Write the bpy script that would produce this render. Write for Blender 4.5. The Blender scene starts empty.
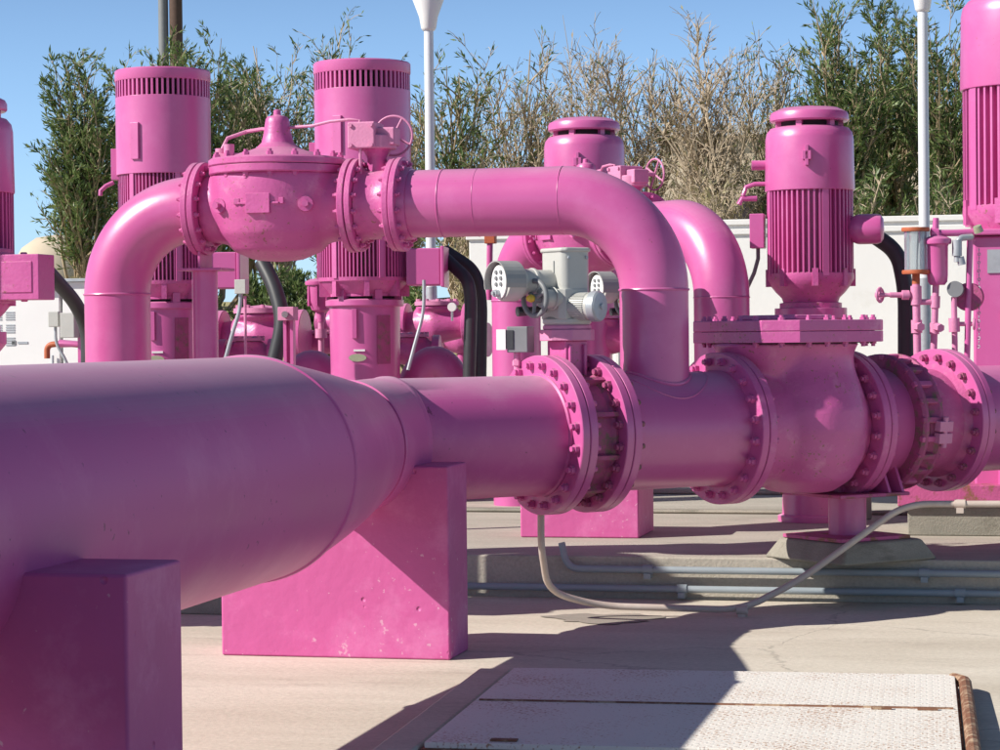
import bpy, math, random
from math import sin, cos, pi, radians as RAD, sqrt, atan2
from mathutils import Vector as V, Matrix
random.seed(7)
scene = bpy.context.scene
COL = scene.collection

# ------------------------------------------------------------------ camera
CH = 1.567
F = 2300.0
yaw, pit, rol = RAD(13), RAD(1.0), RAD(0.6)
Fh = V((-sin(yaw), cos(yaw), 0))
Fw = (Fh*cos(pit) + V((0, 0, -1))*sin(pit)).normalized()
R0 = V((cos(yaw), sin(yaw), 0))
U0 = R0.cross(Fw)
Rv = R0*cos(rol) - U0*sin(rol)
Uv = R0*sin(rol) + U0*cos(rol)
C0 = V((0, 0, CH))
cam = bpy.data.objects.new('camera', bpy.data.cameras.new('camera'))
COL.objects.link(cam)
M = Matrix((Rv, Uv, -Fw)).transposed().to_4x4()
M.translation = C0
cam.matrix_world = M
cam.data.sensor_width = 36
cam.data.lens = F/1000*36
cam.data.clip_end = 3000
scene.camera = cam

def at(px, py, Z):
    """layout helper: a point seen at (px,py) of the 1000x750 photo at depth Z"""
    return C0 + Z*(Fw + (px-500)/F*Rv + (375-py)/F*Uv)

def gnd(px, Z, z=0.0):
    """world point of given height on the vertical through px at depth Z"""
    p = at(px, 335, Z)
    return V((p.x, p.y, z))

# ------------------------------------------------------------------ materials
MATS = {}
def nodes(name):
    m = bpy.data.materials.new(name); m.use_nodes = True
    nt = m.node_tree; b = nt.nodes['Principled BSDF']
    return m, nt, b

def mat(name, col, rough=0.5, metal=0.0, var=0.12, vscale=3.0, bump=0.0, bscale=60.0, spec=0.5,
        col2=None, c2scale=6.0, c2lo=0.55, c2hi=0.65, coat=0.0, rvar=0.0, spots=None, sscale=40, slo=.70, shi=.74, pits=0):
    m, nt, b = nodes(name)
    N, L = nt.nodes, nt.links
    tc = N.new('ShaderNodeTexCoord')
    no = N.new('ShaderNodeTexNoise'); no.inputs['Scale'].default_value = vscale; no.inputs['Detail'].default_value = 6
    no.inputs['Roughness'].default_value = 0.6
    L.new(tc.outputs['Object'], no.inputs['Vector'])
    mx = N.new('ShaderNodeMix'); mx.data_type = 'RGBA'
    d = [max(0, c*(1-var*1.3)) for c in col]; l = [min(1, c*(1+var)+var*0.03) for c in col]
    mx.inputs['A'].default_value = (*d, 1); mx.inputs['B'].default_value = (*l, 1)
    L.new(no.outputs['Fac'], mx.inputs['Factor'])
    out = mx.outputs['Result']
    if col2:
        n2 = N.new('ShaderNodeTexNoise'); n2.inputs['Scale'].default_value = c2scale; n2.inputs['Detail'].default_value = 8
        n2.inputs['Roughness'].default_value = 0.7
        L.new(tc.outputs['Object'], n2.inputs['Vector'])
        mr = N.new('ShaderNodeMapRange'); mr.inputs['From Min'].default_value = c2lo; mr.inputs['From Max'].default_value = c2hi
        L.new(n2.outputs['Fac'], mr.inputs['Value'])
        m2 = N.new('ShaderNodeMix'); m2.data_type = 'RGBA'
        L.new(mr.outputs['Result'], m2.inputs['Factor']); L.new(out, m2.inputs['A']); m2.inputs['B'].default_value = (*col2, 1)
        out = m2.outputs['Result']
    if spots:
        n4 = N.new('ShaderNodeTexNoise'); n4.inputs['Scale'].default_value = sscale; n4.inputs['Detail'].default_value = 3; n4.inputs['Roughness'].default_value = .55
        n5 = N.new('ShaderNodeTexNoise'); n5.inputs['Scale'].default_value = sscale*.07; n5.inputs['Detail'].default_value = 3
        L.new(tc.outputs['Object'], n4.inputs['Vector']); L.new(tc.outputs['Object'], n5.inputs['Vector'])
        ma = N.new('ShaderNodeMath'); ma.operation = 'MULTIPLY_ADD'; ma.inputs[1].default_value = .35; L.new(n5.outputs['Fac'], ma.inputs[0]); L.new(n4.outputs['Fac'], ma.inputs[2])
        mq = N.new('ShaderNodeMapRange'); mq.inputs['From Min'].default_value = slo+.17; mq.inputs['From Max'].default_value = shi+.17
        L.new(ma.outputs[0], mq.inputs['Value'])
        m6 = N.new('ShaderNodeMix'); m6.data_type = 'RGBA'; L.new(mq.outputs['Result'], m6.inputs['Factor']); L.new(out, m6.inputs['A']); m6.inputs['B'].default_value = (*spots, 1)
        out = m6.outputs['Result']
    L.new(out, b.inputs['Base Color'])
    b.inputs['Roughness'].default_value = rough
    if rvar:
        r2 = N.new('ShaderNodeMapRange'); r2.inputs['To Min'].default_value = rough-rvar; r2.inputs['To Max'].default_value = rough+rvar
        r2.inputs['From Min'].default_value = .3; r2.inputs['From Max'].default_value = .7
        L.new(no.outputs['Fac'], r2.inputs['Value']); L.new(r2.outputs['Result'], b.inputs['Roughness'])
    b.inputs['Metallic'].default_value = metal
    b.inputs['Specular IOR Level'].default_value = spec
    if coat:
        b.inputs['Coat Weight'].default_value = coat; b.inputs['Coat Roughness'].default_value = .22
    if bump:
        n3 = N.new('ShaderNodeTexNoise'); n3.inputs['Scale'].default_value = bscale; n3.inputs['Detail'].default_value = 4
        L.new(tc.outputs['Object'], n3.inputs['Vector'])
        bp = N.new('ShaderNodeBump'); bp.inputs['Strength'].default_value = bump; bp.inputs['Distance'].default_value = 0.01
        L.new(n3.outputs['Fac'], bp.inputs['Height']); L.new(bp.outputs['Normal'], b.inputs['Normal'])
        if pits:
            vp = N.new('ShaderNodeTexVoronoi'); vp.inputs['Scale'].default_value = pits; L.new(tc.outputs['Object'], vp.inputs['Vector'])
            mv = N.new('ShaderNodeMapRange'); mv.inputs['From Min'].default_value = .03; mv.inputs['From Max'].default_value = .09; mv.inputs['To Min'].default_value = -1; mv.inputs['To Max'].default_value = 0
            L.new(vp.outputs['Distance'], mv.inputs['Value'])
            b2 = N.new('ShaderNodeBump'); b2.inputs['Strength'].default_value = 1; b2.inputs['Distance'].default_value = .006
            L.new(mv.outputs['Result'], b2.inputs['Height']); L.new(bp.outputs['Normal'], b2.inputs['Normal']); L.new(b2.outputs['Normal'], b.inputs['Normal'])
    MATS[name] = m
    return m

PK = (0.58, 0.106, 0.332)
paint = mat('pink_paint', PK, .36, var=.07, vscale=1.7, bump=.04, bscale=22, rvar=.06, col2=(.64, .17, .41), c2scale=2.2, c2lo=.50, c2hi=.85, spec=.8, coat=.2, spots=(.42, .09, .2), sscale=34, slo=.73, shi=.78)
cast = mat('pink_cast', (0.58, 0.108, 0.332), .40, var=.14, vscale=5, bump=.2, bscale=55, rvar=.1, spec=.6, col2=(.68, .26, .44), c2scale=7, c2lo=.55, c2hi=.8, spots=(.33, .12, .13), sscale=46, slo=.66, shi=.72)
dusty = mat('pink_weathered', (0.56, 0.11, 0.30), .5, var=.22, vscale=7, bump=.35, bscale=50, col2=(.50, .24, .32), c2scale=14, c2lo=.55, c2hi=.8)
blockp = mat('pink_block_paint', (0.58, 0.10, 0.31), .55, var=.14, vscale=2.2, bump=.3, bscale=18, pits=7, spots=(.68, .34, .48), sscale=30, slo=.69, shi=.75, col2=(.68, .20, .43), c2scale=3, c2lo=.5, c2hi=.75)
palepk = mat('pink_faded', (0.66, 0.24, 0.42), .55, var=.16, vscale=8, bump=.2)
grime = mat('pink_grimy', (0.40, 0.07, 0.2), .6, var=.3, vscale=9, bump=.4, col2=(.16, .13, .08), c2scale=16, c2lo=.5, c2hi=.66)
greyc = mat('grey_enamel', (0.50, 0.50, 0.47), .42, var=.1, vscale=9, bump=.08, col2=(.36, .35, .32), c2scale=9, c2lo=.58, c2hi=.8)
greym = mat('grey_mid_enamel', (0.34, 0.34, 0.33), .5, var=.15, vscale=9)
greyd = mat('grey_dark_enamel', (0.20, 0.21, 0.22), .5, var=.15, vscale=9)
white = mat('white_enamel', (0.80, 0.80, 0.79), .45, var=.05)
wwall = mat('white_wall', (0.80, 0.79, 0.76), .7, var=.05, vscale=1.5, bump=.1, bscale=20, col2=(.66, .64, .58), c2scale=1.3, c2lo=.6, c2hi=.85)
pole_w = mat('pole_white', (0.72, 0.74, 0.77), .4, var=.04)
galv = mat('galvanised', (0.42, 0.45, 0.48), .45, .3, var=.2, vscale=20)
pvc = mat('grey_pvc', (0.30, 0.35, 0.38), .5, var=.12, vscale=6)
beigec = mat('beige_conduit', (0.55, 0.46, 0.40), .5, var=.1, vscale=6, col2=(.62, .56, .50), c2scale=5, c2lo=.5, c2hi=.7)
black = mat('black_rubber', (0.035, 0.037, 0.042), .45, var=.2, vscale=12)
dark = mat('dark_void', (0.02, 0.012, 0.018), .8)
rustd = mat('rust_dark', (0.20, 0.085, 0.045), .8, var=.4, vscale=14, col2=(.42, .30, .20), c2scale=18, c2lo=.5, c2hi=.62)
rust = mat('rust_orange', (0.45, 0.11, 0.04), .6, var=.25, vscale=30)
steel = mat('bright_steel', (0.55, 0.55, 0.55), .3, .9, var=.15, vscale=30)
yellow = mat('yellow_knob', (0.75, 0.5, 0.05), .4)
plateg = mat('nameplate', (0.42, 0.45, 0.30), .45, .3, var=.25, vscale=60)
beigew = mat('beige_stucco', (0.56, 0.47, 0.36), .9, var=.06)
woodp = mat('creosote_wood', (0.10, 0.06, 0.045), .9, var=.3, vscale=9)
drygrass = mat('dry_grass', (0.38, 0.34, 0.17), .9, var=.3, vscale=8, bump=.5, bscale=9)
bark = mat('pale_bark', (0.36, 0.27, 0.17), .9, var=.35, vscale=5)
barkd = mat('tan_twig', (0.44, 0.35, 0.25), .9, var=.35, vscale=5)

hpaint = mat('pink_header_paint', PK, .44, var=.09, vscale=1.1, bump=.05, bscale=16, rvar=.07, col2=(.68, .20, .42), c2scale=1.6, c2lo=.50, c2hi=.80, spec=.5, spots=(.30, .06, .17), sscale=30, slo=.71, shi=.76)
def dust_sheen_top(m, lo, hi, amt, col):
    _nt = m.node_tree; _b = _nt.nodes['Principled BSDF']; _src = _b.inputs['Base Color'].links[0].from_socket
    _g = _nt.nodes.new('ShaderNodeNewGeometry'); _s = _nt.nodes.new('ShaderNodeSeparateXYZ'); _nt.links.new(_g.outputs['True Normal'], _s.inputs[0])
    _n = _nt.nodes.new('ShaderNodeTexNoise'); _n.inputs['Scale'].default_value = 2.5; _n.inputs['Detail'].default_value = 7
    _a = _nt.nodes.new('ShaderNodeMath'); _a.operation = 'MULTIPLY_ADD'; _a.inputs[1].default_value = .5; _nt.links.new(_n.outputs['Fac'], _a.inputs[0]); _nt.links.new(_s.outputs['Z'], _a.inputs[2])
    _m = _nt.nodes.new('ShaderNodeMapRange'); _m.inputs['From Min'].default_value = lo; _m.inputs['From Max'].default_value = hi; _m.inputs['To Max'].default_value = amt
    _nt.links.new(_a.outputs[0], _m.inputs['Value'])
    _x = _nt.nodes.new('ShaderNodeMix'); _x.data_type = 'RGBA'; _nt.links.new(_m.outputs['Result'], _x.inputs['Factor']); _nt.links.new(_src, _x.inputs['A'])
    _x.inputs['B'].default_value = (*col, 1); _nt.links.new(_x.outputs['Result'], _b.inputs['Base Color'])
dust_sheen_top(hpaint, .85, 1.25, .75, (.52, .40, .48))
dust_sheen_top(paint, .8, 1.3, .5, (.66, .38, .52))  # upward faces paled: dust plus sky reflection put into the colour
dust_sheen_top(cast, .8, 1.3, .5, (.62, .36, .46))  # castings likewise: some dust, some sky sheen painted on the tops
rustyp = mat('rusty_pink', (.50, .09, .25), .6, var=.2, vscale=7, bump=.3, col2=(.24, .10, .06), c2scale=9, c2lo=.5, c2hi=.6)
def leafmat(name, c1, c2):
    m, nt, b = nodes(name); N, L = nt.nodes, nt.links
    g = N.new('ShaderNodeNewGeometry')
    r = N.new('ShaderNodeValToRGB')
    r.color_ramp.elements[0].color = (*c1, 1); r.color_ramp.elements[1].color = (*c2, 1)
    L.new(g.outputs['Random Per Island'], r.inputs['Fac'])
    L.new(r.outputs['Color'], b.inputs['Base Color'])
    b.inputs['Roughness'].default_value = .5
    tr = N.new('ShaderNodeBsdfTranslucent'); L.new(r.outputs['Color'], tr.inputs['Color'])
    ms = N.new('ShaderNodeMixShader'); ms.inputs[0].default_value = .3
    L.new(b.outputs[0], ms.inputs[1]); L.new(tr.outputs[0], ms.inputs[2])
    L.new(ms.outputs[0], nt.nodes['Material Output'].inputs['Surface'])
    return m
leaf_g = leafmat('leaf_green', (.05, .10, .025), (.24, .31, .11))
leaf_d = leafmat('leaf_dry', (.22, .22, .10), (.52, .42, .25))

def glassmat():
    m, nt, b = nodes('sight_glass_material')
    b.inputs['Base Color'].default_value = (.62, .68, .70, 1); b.inputs['Roughness'].default_value = .08
    b.inputs['Transmission Weight'].default_value = .75; b.inputs['IOR'].default_value = 1.45
    return m
glass = glassmat()

def concrete(name, c1, c2, stain, sc=1.0, crack=False, bump=.25):
    m, nt, b = nodes(name); N, L = nt.nodes, nt.links
    tc = N.new('ShaderNodeTexCoord')
    def noise(s, d=8, r=.65):
        n = N.new('ShaderNodeTexNoise'); n.inputs['Scale'].default_value = s; n.inputs['Detail'].default_value = d; n.inputs['Roughness'].default_value = r
        L.new(tc.outputs['Object'], n.inputs['Vector']); return n
    a = noise(.9*sc); c = noise(35*sc, 5); st = noise(2.3*sc, 9, .7)
    mpp = N.new('ShaderNodeMapping'); mpp.inputs['Scale'].default_value = (.45, 1.6, 1); mpp.inputs['Rotation'].default_value = (0, 0, .12); L.new(tc.outputs['Object'], mpp.inputs['Vector'])
    L.new(mpp.outputs[0], a.inputs['Vector']); L.new(mpp.outputs[0], st.inputs['Vector'])
    mx = N.new('ShaderNodeMix'); mx.data_type = 'RGBA'; mx.inputs['A'].default_value = (*c1, 1); mx.inputs['B'].default_value = (*c2, 1)
    mr0 = N.new('ShaderNodeMapRange'); mr0.inputs['From Min'].default_value = .35; mr0.inputs['From Max'].default_value = .65
    L.new(a.outputs['Fac'], mr0.inputs['Value']); L.new(mr0.outputs['Result'], mx.inputs['Factor'])
    mr = N.new('ShaderNodeMapRange'); mr.inputs['From Min'].default_value = .56; mr.inputs['From Max'].default_value = .74; mr.inputs['To Max'].default_value = .7
    L.new(st.outputs['Fac'], mr.inputs['Value'])
    m2 = N.new('ShaderNodeMix'); m2.data_type = 'RGBA'; m2.inputs['B'].default_value = (*stain, 1)
    L.new(mr.outputs['Result'], m2.inputs['Factor']); L.new(mx.outputs['Result'], m2.inputs['A'])
    m3 = N.new('ShaderNodeMix'); m3.data_type = 'RGBA'; m3.blend_type = 'MULTIPLY'; m3.inputs['Factor'].default_value = 1
    mr3 = N.new('ShaderNodeMapRange'); mr3.inputs['From Min'].default_value = .3; mr3.inputs['From Max'].default_value = .7
    mr3.inputs['To Min'].default_value = .86; mr3.inputs['To Max'].default_value = 1.08
    L.new(c.outputs['Fac'], mr3.inputs['Value']); L.new(m2.outputs['Result'], m3.inputs['A']); L.new(mr3.outputs['Result'], m3.inputs['B'])
    out = m3.outputs['Result']
    if crack:
        vo = N.new('ShaderNodeTexVoronoi'); vo.feature = 'DISTANCE_TO_EDGE'; vo.inputs['Scale'].default_value = .33
        nn = noise(2.5, 6, .6)
        ad = N.new('ShaderNodeMix'); ad.data_type = 'RGBA'; ad.blend_type = 'ADD'; ad.inputs['Factor'].default_value = .35
        L.new(tc.outputs['Object'], ad.inputs['A']); L.new(nn.outputs['Color'], ad.inputs['B'])
        L.new(ad.outputs['Result'], vo.inputs['Vector'])
        mc = N.new('ShaderNodeMapRange'); mc.inputs['From Min'].default_value = .0; mc.inputs['From Max'].default_value = .0035
        mc.inputs['To Min'].default_value = .7; mc.inputs['To Max'].default_value = 1
        L.new(vo.outputs['Distance'], mc.inputs['Value'])
        m4 = N.new('ShaderNodeMix'); m4.data_type = 'RGBA'; m4.blend_type = 'MULTIPLY'; m4.inputs['Factor'].default_value = 1
        L.new(out, m4.inputs['A']); L.new(mc.outputs['Result'], m4.inputs['B']); out = m4.outputs['Result']
    L.new(out, b.inputs['Base Color']); b.inputs['Roughness'].default_value = .85
    bp = N.new('ShaderNodeBump'); bp.inputs['Strength'].default_value = bump; bp.inputs['Distance'].default_value = .01
    L.new(c.outputs['Fac'], bp.inputs['Height']); L.new(bp.outputs['Normal'], b.inputs['Normal'])
    return m
conc_floor = concrete('concrete_floor', (.54, .48, .39), (.68, .62, .52), (.38, .33, .27), crack=True)
conc_slab = concrete('concrete_slab', (.38, .35, .29), (.49, .45, .38), (.22, .21, .17), 1.7, bump=.5)
conc_dark = concrete('concrete_old', (.24, .23, .19), (.36, .33, .27), (.13, .12, .09), 3, bump=.6)

def tread():
    m, nt, b = nodes('tread_plate'); N, L = nt.nodes, nt.links
    tc = N.new('ShaderNodeTexCoord')
    mp = N.new('ShaderNodeMapping'); mp.inputs['Rotation'].default_value = (0, 0, RAD(45)); mp.inputs['Scale'].default_value = (1, 1, 1)
    L.new(tc.outputs['Object'], mp.inputs['Vector'])
    ch = N.new('ShaderNodeTexChecker'); ch.inputs['Scale'].default_value = 26; L.new(mp.outputs[0], ch.inputs['Vector'])
    def lug(rot, sx, sy):
        q = N.new('ShaderNodeMapping'); q.inputs['Rotation'].default_value = (0, 0, rot); L.new(tc.outputs['Object'], q.inputs['Vector'])
        s = N.new('ShaderNodeSeparateXYZ'); L.new(q.outputs[0], s.inputs[0])
        def wv(o, f):
            a = N.new('ShaderNodeMath'); a.operation = 'MULTIPLY'; a.inputs[1].default_value = f; L.new(s.outputs[o], a.inputs[0])
            c = N.new('ShaderNodeMath'); c.operation = 'COSINE'; L.new(a.outputs[0], c.inputs[0]); return c
        a = wv('X', sx); c = wv('Y', sy)
        mu = N.new('ShaderNodeMath'); mu.operation = 'ADD'; L.new(a.outputs[0], mu.inputs[0]); L.new(c.outputs[0], mu.inputs[1])
        r = N.new('ShaderNodeMapRange'); r.inputs['From Min'].default_value = 1.0; r.inputs['From Max'].default_value = 1.5
        L.new(mu.outputs[0], r.inputs['Value']); return r.outputs['Result']
    k1 = lug(RAD(45), 2*pi/.035, 2*pi/.07); k2 = lug(RAD(-45), 2*pi/.035, 2*pi/.07)
    mxx = N.new('ShaderNodeMath'); mxx.operation = 'MAXIMUM'; L.new(k1, mxx.inputs[0]); L.new(k2, mxx.inputs[1])
    n1 = N.new('ShaderNodeTexNoise'); n1.inputs['Scale'].default_value = 75; n1.inputs['Detail'].default_value = 6; L.new(tc.outputs['Object'], n1.inputs['Vector'])
    n2 = N.new('ShaderNodeTexNoise'); n2.inputs['Scale'].default_value = 3; n2.inputs['Detail'].default_value = 4; L.new(tc.outputs['Object'], n2.inputs['Vector'])
    # rust where the lugs wore the paint through
    ad = N.new('ShaderNodeMath'); ad.operation = 'ADD'; L.new(n1.outputs['Fac'], ad.inputs[0])
    m5 = N.new('ShaderNodeMath'); m5.operation = 'MULTIPLY'; m5.inputs[1].default_value = .07; L.new(mxx.outputs[0], m5.inputs[0])
    L.new(m5.outputs[0], ad.inputs[1])
    ad2 = N.new('ShaderNodeMath'); ad2.operation = 'MULTIPLY_ADD'; ad2.inputs[1].default_value = .45; L.new(n2.outputs['Fac'], ad2.inputs[0]); L.new(ad.outputs[0], ad2.inputs[2])
    mr = N.new('ShaderNodeMapRange'); mr.inputs['From Min'].default_value = .82; mr.inputs['From Max'].default_value = .96
    L.new(ad2.outputs[0], mr.inputs['Value'])
    mx = N.new('ShaderNodeMix'); mx.data_type = 'RGBA'; mx.inputs['A'].default_value = (.80, .765, .70, 1); mx.inputs['B'].default_value = (.42, .24, .14, 1)
    L.new(mr.outputs['Result'], mx.inputs['Factor']); L.new(mx.outputs['Result'], b.inputs['Base Color'])
    b.inputs['Roughness'].default_value = .6
    bp = N.new('ShaderNodeBump'); bp.inputs['Strength'].default_value = .7; bp.inputs['Distance'].default_value = .002
    L.new(mxx.outputs[0], bp.inputs['Height']); L.new(bp.outputs['Normal'], b.inputs['Normal'])
    N.remove(ch)
    return m
treadm = tread()

# ------------------------------------------------------------------ mesh builder
class MB:
    def __init__(s): s.v = []; s.f = []
    def add(s, vs, fs, M=None):
        k = len(s.v)
        for p in vs:
            p = V(p); s.v.append(M @ p if M else p)
        for f in fs: s.f.append(tuple(i+k for i in f))
        return s
    def box(s, x0, x1, y0, y1, z0, z1, M=None):
        vs = [(x0, y0, z0), (x1, y0, z0), (x1, y1, z0), (x0, y1, z0), (x0, y0, z1), (x1, y0, z1), (x1, y1, z1), (x0, y1, z1)]
        return s.add(vs, [(0, 3, 2, 1), (4, 5, 6, 7), (0, 1, 5, 4), (1, 2, 6, 5), (2, 3, 7, 6), (3, 0, 4, 7)], M)
    def tube(s, pts, r, n=12, cap=True, M=None, closed=False):
        pts = [V(p) for p in pts]; m = len(pts)
        rs = list(r) if isinstance(r, (list, tuple)) else [r]*m
        T = []
        for i in range(m):
            if closed: t = pts[(i+1) % m]-pts[i-1]
            else: t = pts[min(i+1, m-1)]-pts[max(i-1, 0)]
            T.append(t.normalized())
        a = V((0, 0, 1)) if abs(T[0].z) < .9 else V((1, 0, 0))
        nrm = (a - T[0]*a.dot(T[0])).normalized()
        vs = []; fs = []
        for i in range(m):
            if i: nrm = (nrm - T[i]*nrm.dot(T[i])).normalized()
            b = T[i].cross(nrm)
            for k in range(n):
                q = 2*pi*k/n
                vs.append(pts[i] + (nrm*cos(q) + b*sin(q))*rs[i])
        for i in range(m if closed else m-1):
            j = (i+1) % m
            for k in range(n):
                fs.append((i*n+k, i*n+(k+1) % n, j*n+(k+1) % n, j*n+k))
        if cap and not closed:
            fs.append(tuple(range(n-1, -1, -1))); fs.append(tuple((m-1)*n+k for k in range(n)))
        return s.add(vs, fs, M)
    def cyl(s, p0, p1, r0, r1=None, n=24, cap=True, M=None):
        return s.tube([p0, p1], [r0, r0 if r1 is None else r1], n, cap, M)
    def lathe(s, prof, n=48, M=None, a0=0.0):
        vs = []; fs = []
        for r, z in prof:
            for k in range(n):
                q = 2*pi*k/n + a0; vs.append((r*cos(q), r*sin(q), z))
        m = len(prof)
        for i in range(m-1):
            for k in range(n):
                fs.append((i*n+k, i*n+(k+1) % n, (i+1)*n+(k+1) % n, (i+1)*n+k))
        if prof[0][0] > 0: pass
        fs.append(tuple(range(n-1, -1, -1))); fs.append(tuple((m-1)*n+k for k in range(n)))
        return s.add(vs, fs, M)
    def prism(s, poly, z0, z1, M=None):
        n = len(poly)
        vs = [(x, y, z0) for x, y in poly] + [(x, y, z1) for x, y in poly]
        fs = [tuple(range(n-1, -1, -1)), tuple(range(n, 2*n))] + [(i, (i+1) % n, n+(i+1) % n, n+i) for i in range(n)]
        return s.add(vs, fs, M)
    def torus(s, c, axis, R, r, n=40, m=10):
        axis = V(axis).normalized(); q = axis.to_track_quat('Z', 'Y').to_matrix()
        pts = [V(c) + q @ V((R*cos(2*pi*i/n), R*sin(2*pi*i/n), 0)) for i in range(n)]
        return s.tube(pts, r, m, closed=True)
    def build(s, name, m, parent=None, off=None, bevel=0, angle=35, remesh=0, smooth=0, seg=2):
        off = V(off) if off is not None else (OFF.get(parent.name, V((0, 0, 0))) if parent else V((0, 0, 0)))
        me = bpy.data.meshes.new(name)
        me.from_pydata([tuple(p-off) for p in s.v], [], s.f)
        me.materials.append(m)
        me.polygons.foreach_set('use_smooth', [True]*len(me.polygons))
        me.set_sharp_from_angle(angle=RAD(angle))
        me.update()
        o = bpy.data.objects.new(name, me); COL.objects.link(o)
        if parent: o.parent = parent; OFF[o.name] = off
        if remesh:
            md = o.modifiers.new('r', 'REMESH'); md.mode = 'VOXEL'; md.voxel_size = remesh; md.use_smooth_shade = True
            if smooth:
                md = o.modifiers.new('s', 'SMOOTH'); md.iterations = smooth; md.factor = .6
        elif bevel:
            md = o.modifiers.new('b', 'BEVEL'); md.width = bevel; md.segments = seg; md.limit_method = 'ANGLE'; md.angle_limit = RAD(40)
            md.harden_normals = True
        return o
OFF = {}
XAX = Matrix(((0, 0, 1), (0, 1, 0), (-1, 0, 0))).to_4x4()      # lathe axis z -> x
def TR(x, y, z): return Matrix.Translation((x, y, z))
def RZ(a): return Matrix.Rotation(a, 4, 'Z')

def thing(name, label, cat, loc, rot=0.0, group=None, off=None):
    o = bpy.data.objects.new(name, None); COL.objects.link(o)
    o.location = loc; o.rotation_euler = (0, 0, rot); o['label'] = label; o['category'] = cat
    if group: o['group'] = group
    OFF[o.name] = V(off) if off is not None else V((0, 0, 0))
    return o
def wthing(name, label, cat, loc, group=None):     # built in world coordinates
    return thing(name, label, cat, loc, 0, group, off=loc)
def tag(o, label, cat, group=None, kind=None):
    if label: o['label'] = label
    if cat: o['category'] = cat
    if group: o['group'] = group
    if kind: o['kind'] = kind
    return o
def place_world(o, loc): o.location = loc; return o

class Frame:
    """a straight pipe line: local x runs along it, z is height"""
    def __init__(s, org, ang): s.o = V(org); s.a = ang
    def thing(s, name, label, cat, x0, group=None, z0=0.0, y0=0.0):
        p = s.o + V((cos(s.a)*x0 - sin(s.a)*y0, sin(s.a)*x0 + cos(s.a)*y0, z0))
        return thing(name, label, cat, p, s.a, group, off=(x0, y0, z0))

def ring_prof(rin, R, x0, x1, b=.004):
    return [(rin, x0), (R-b, x0), (R, x0+b), (R, x1-b), (R-b, x1), (rin, x1)]

def flange(parent, x0, x1, R, rin, m, zc, n=64, y=0):
    mb = MB(); mb.lathe(ring_prof(rin, R, x0, x1), n, TR(0, y, zc) @ XAX)
    return mb.build('flange', m, parent)

BOLTS = {}
def bolt_mesh(L, r, m):
    key = (round(L, 4), r, m.name)
    if key in BOLTS: return BOLTS[key]
    mb = MB()
    mb.cyl((-L/2-r*1.1, 0, 0), (L/2+r*1.1, 0, 0), r*.5, n=10)
    for sg in (-1, 1):
        a = sg*L/2; h = r*1.0
        mb.cyl((a, 0, 0), (a+sg*h, 0, 0), r, r*.96, n=6)
        mb.cyl((a+sg*h, 0, 0), (a+sg*h*1.7, 0, 0), r*.62, n=8)
    me = bpy.data.meshes.new('bolt'); me.from_pydata([tuple(p) for p in mb.v], [], mb.f); me.materials.append(m)
    BOLTS[key] = me
    return me
def bolts(fl, x0, x1, Rb, n, r, m, zc, ph=.5, y=0):
    off = OFF[fl.name]; me = bolt_mesh(x1-x0, r, m)
    for k in range(n):
        q = 2*pi*(k+ph)/n
        o = bpy.data.objects.new('bolt', me); COL.objects.link(o); o.parent = fl
        o.location = V(((x0+x1)/2, y + Rb*cos(q), zc + Rb*sin(q))) - off
        o.rotation_euler = (random.uniform(0, pi), 0, 0)
def vbolts(parent, cx, cy, z0, z1, Rb, n, r, m, ph=.5, pts=None):
    off = OFF[parent.name]; me = bolt_mesh(z1-z0, r, m)
    if pts is None: pts = [(cx+Rb*cos(2*pi*(k+ph)/n), cy+Rb*sin(2*pi*(k+ph)/n)) for k in range(n)]
    for x, y in pts:
        o = bpy.data.objects.new('bolt', me); COL.objects.link(o); o.parent = parent
        o.location = V((x, y, (z0+z1)/2)) - off
        o.rotation_euler = (0, pi/2, random.uniform(0, pi))

# ================================================================== MAIN LINE
ZP = 1.032                       # pipe axis height
HX = -3.1                        # header pipe axis
MR = .318; MF = .424; MBC = .375 # main pipe / flange / bolt circle radii
ML = Frame((-2.549, 11.931, 0), RAD(45))

# header pipe with reducer and bend
hd = wthing('header_pipe', 'huge smooth pink pipe running into the foreground, tapering and bending towards the bolted flanges', 'pipe', (HX, 9.0, 0))
def rings(mb, R, n=96):
    """skin a list of rings (centre, normal angle from +y towards +x, radius)"""
    vs = []; fs = []
    for (cx, cy, cz, th, r) in R:
        ex = V((cos(th), -sin(th), 0)); ez = V((0, 0, 1))
        for k in range(n):
            q = 2*pi*k/n
            vs.append(V((cx, cy, cz)) + ex*(r*cos(q)) + ez*(r*sin(q)))
    for i in range(len(R)-1):
        for k in range(n):
            fs.append((i*n+k, i*n+(k+1) % n, (i+1)*n+(k+1) % n, (i+1)*n+k))
    mb.add(vs, fs)
BR = .457
mb = MB(); rings(mb, [(HX, -3, ZP, 0, BR), (HX, 3, ZP, 0, BR), (HX, 8.84, ZP, 0, BR), (HX, 8.846, ZP, 0, BR+.007), (HX, 8.86, ZP, 0, BR+.009), (HX, 8.874, ZP, 0, BR+.006), (HX, 8.878, ZP, 0, BR-.006)], 128)
mb.build('pipe_barrel', hpaint, hd)
mb = MB()
A_ = (HX, 8.873, ZP, 0, BR-.003)
C_ = (-3.205, 10.60, ZP, RAD(14), .318)
pre = []
for t in [0, .06, .12, .2, .35, .5, .65, .8, .9, 1]:
    e = t*t*(3-2*t)
    e = .1*e + .9*t
    pre.append((A_[0]+(C_[0]-A_[0])*t**2, A_[1]+(C_[1]-A_[1])*t, ZP, C_[3]*t, A_[4]+(C_[4]-A_[4])*e))
rings(mb, pre, 128)
mb.build('reducer', hpaint, hd)
mb = MB()
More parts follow.
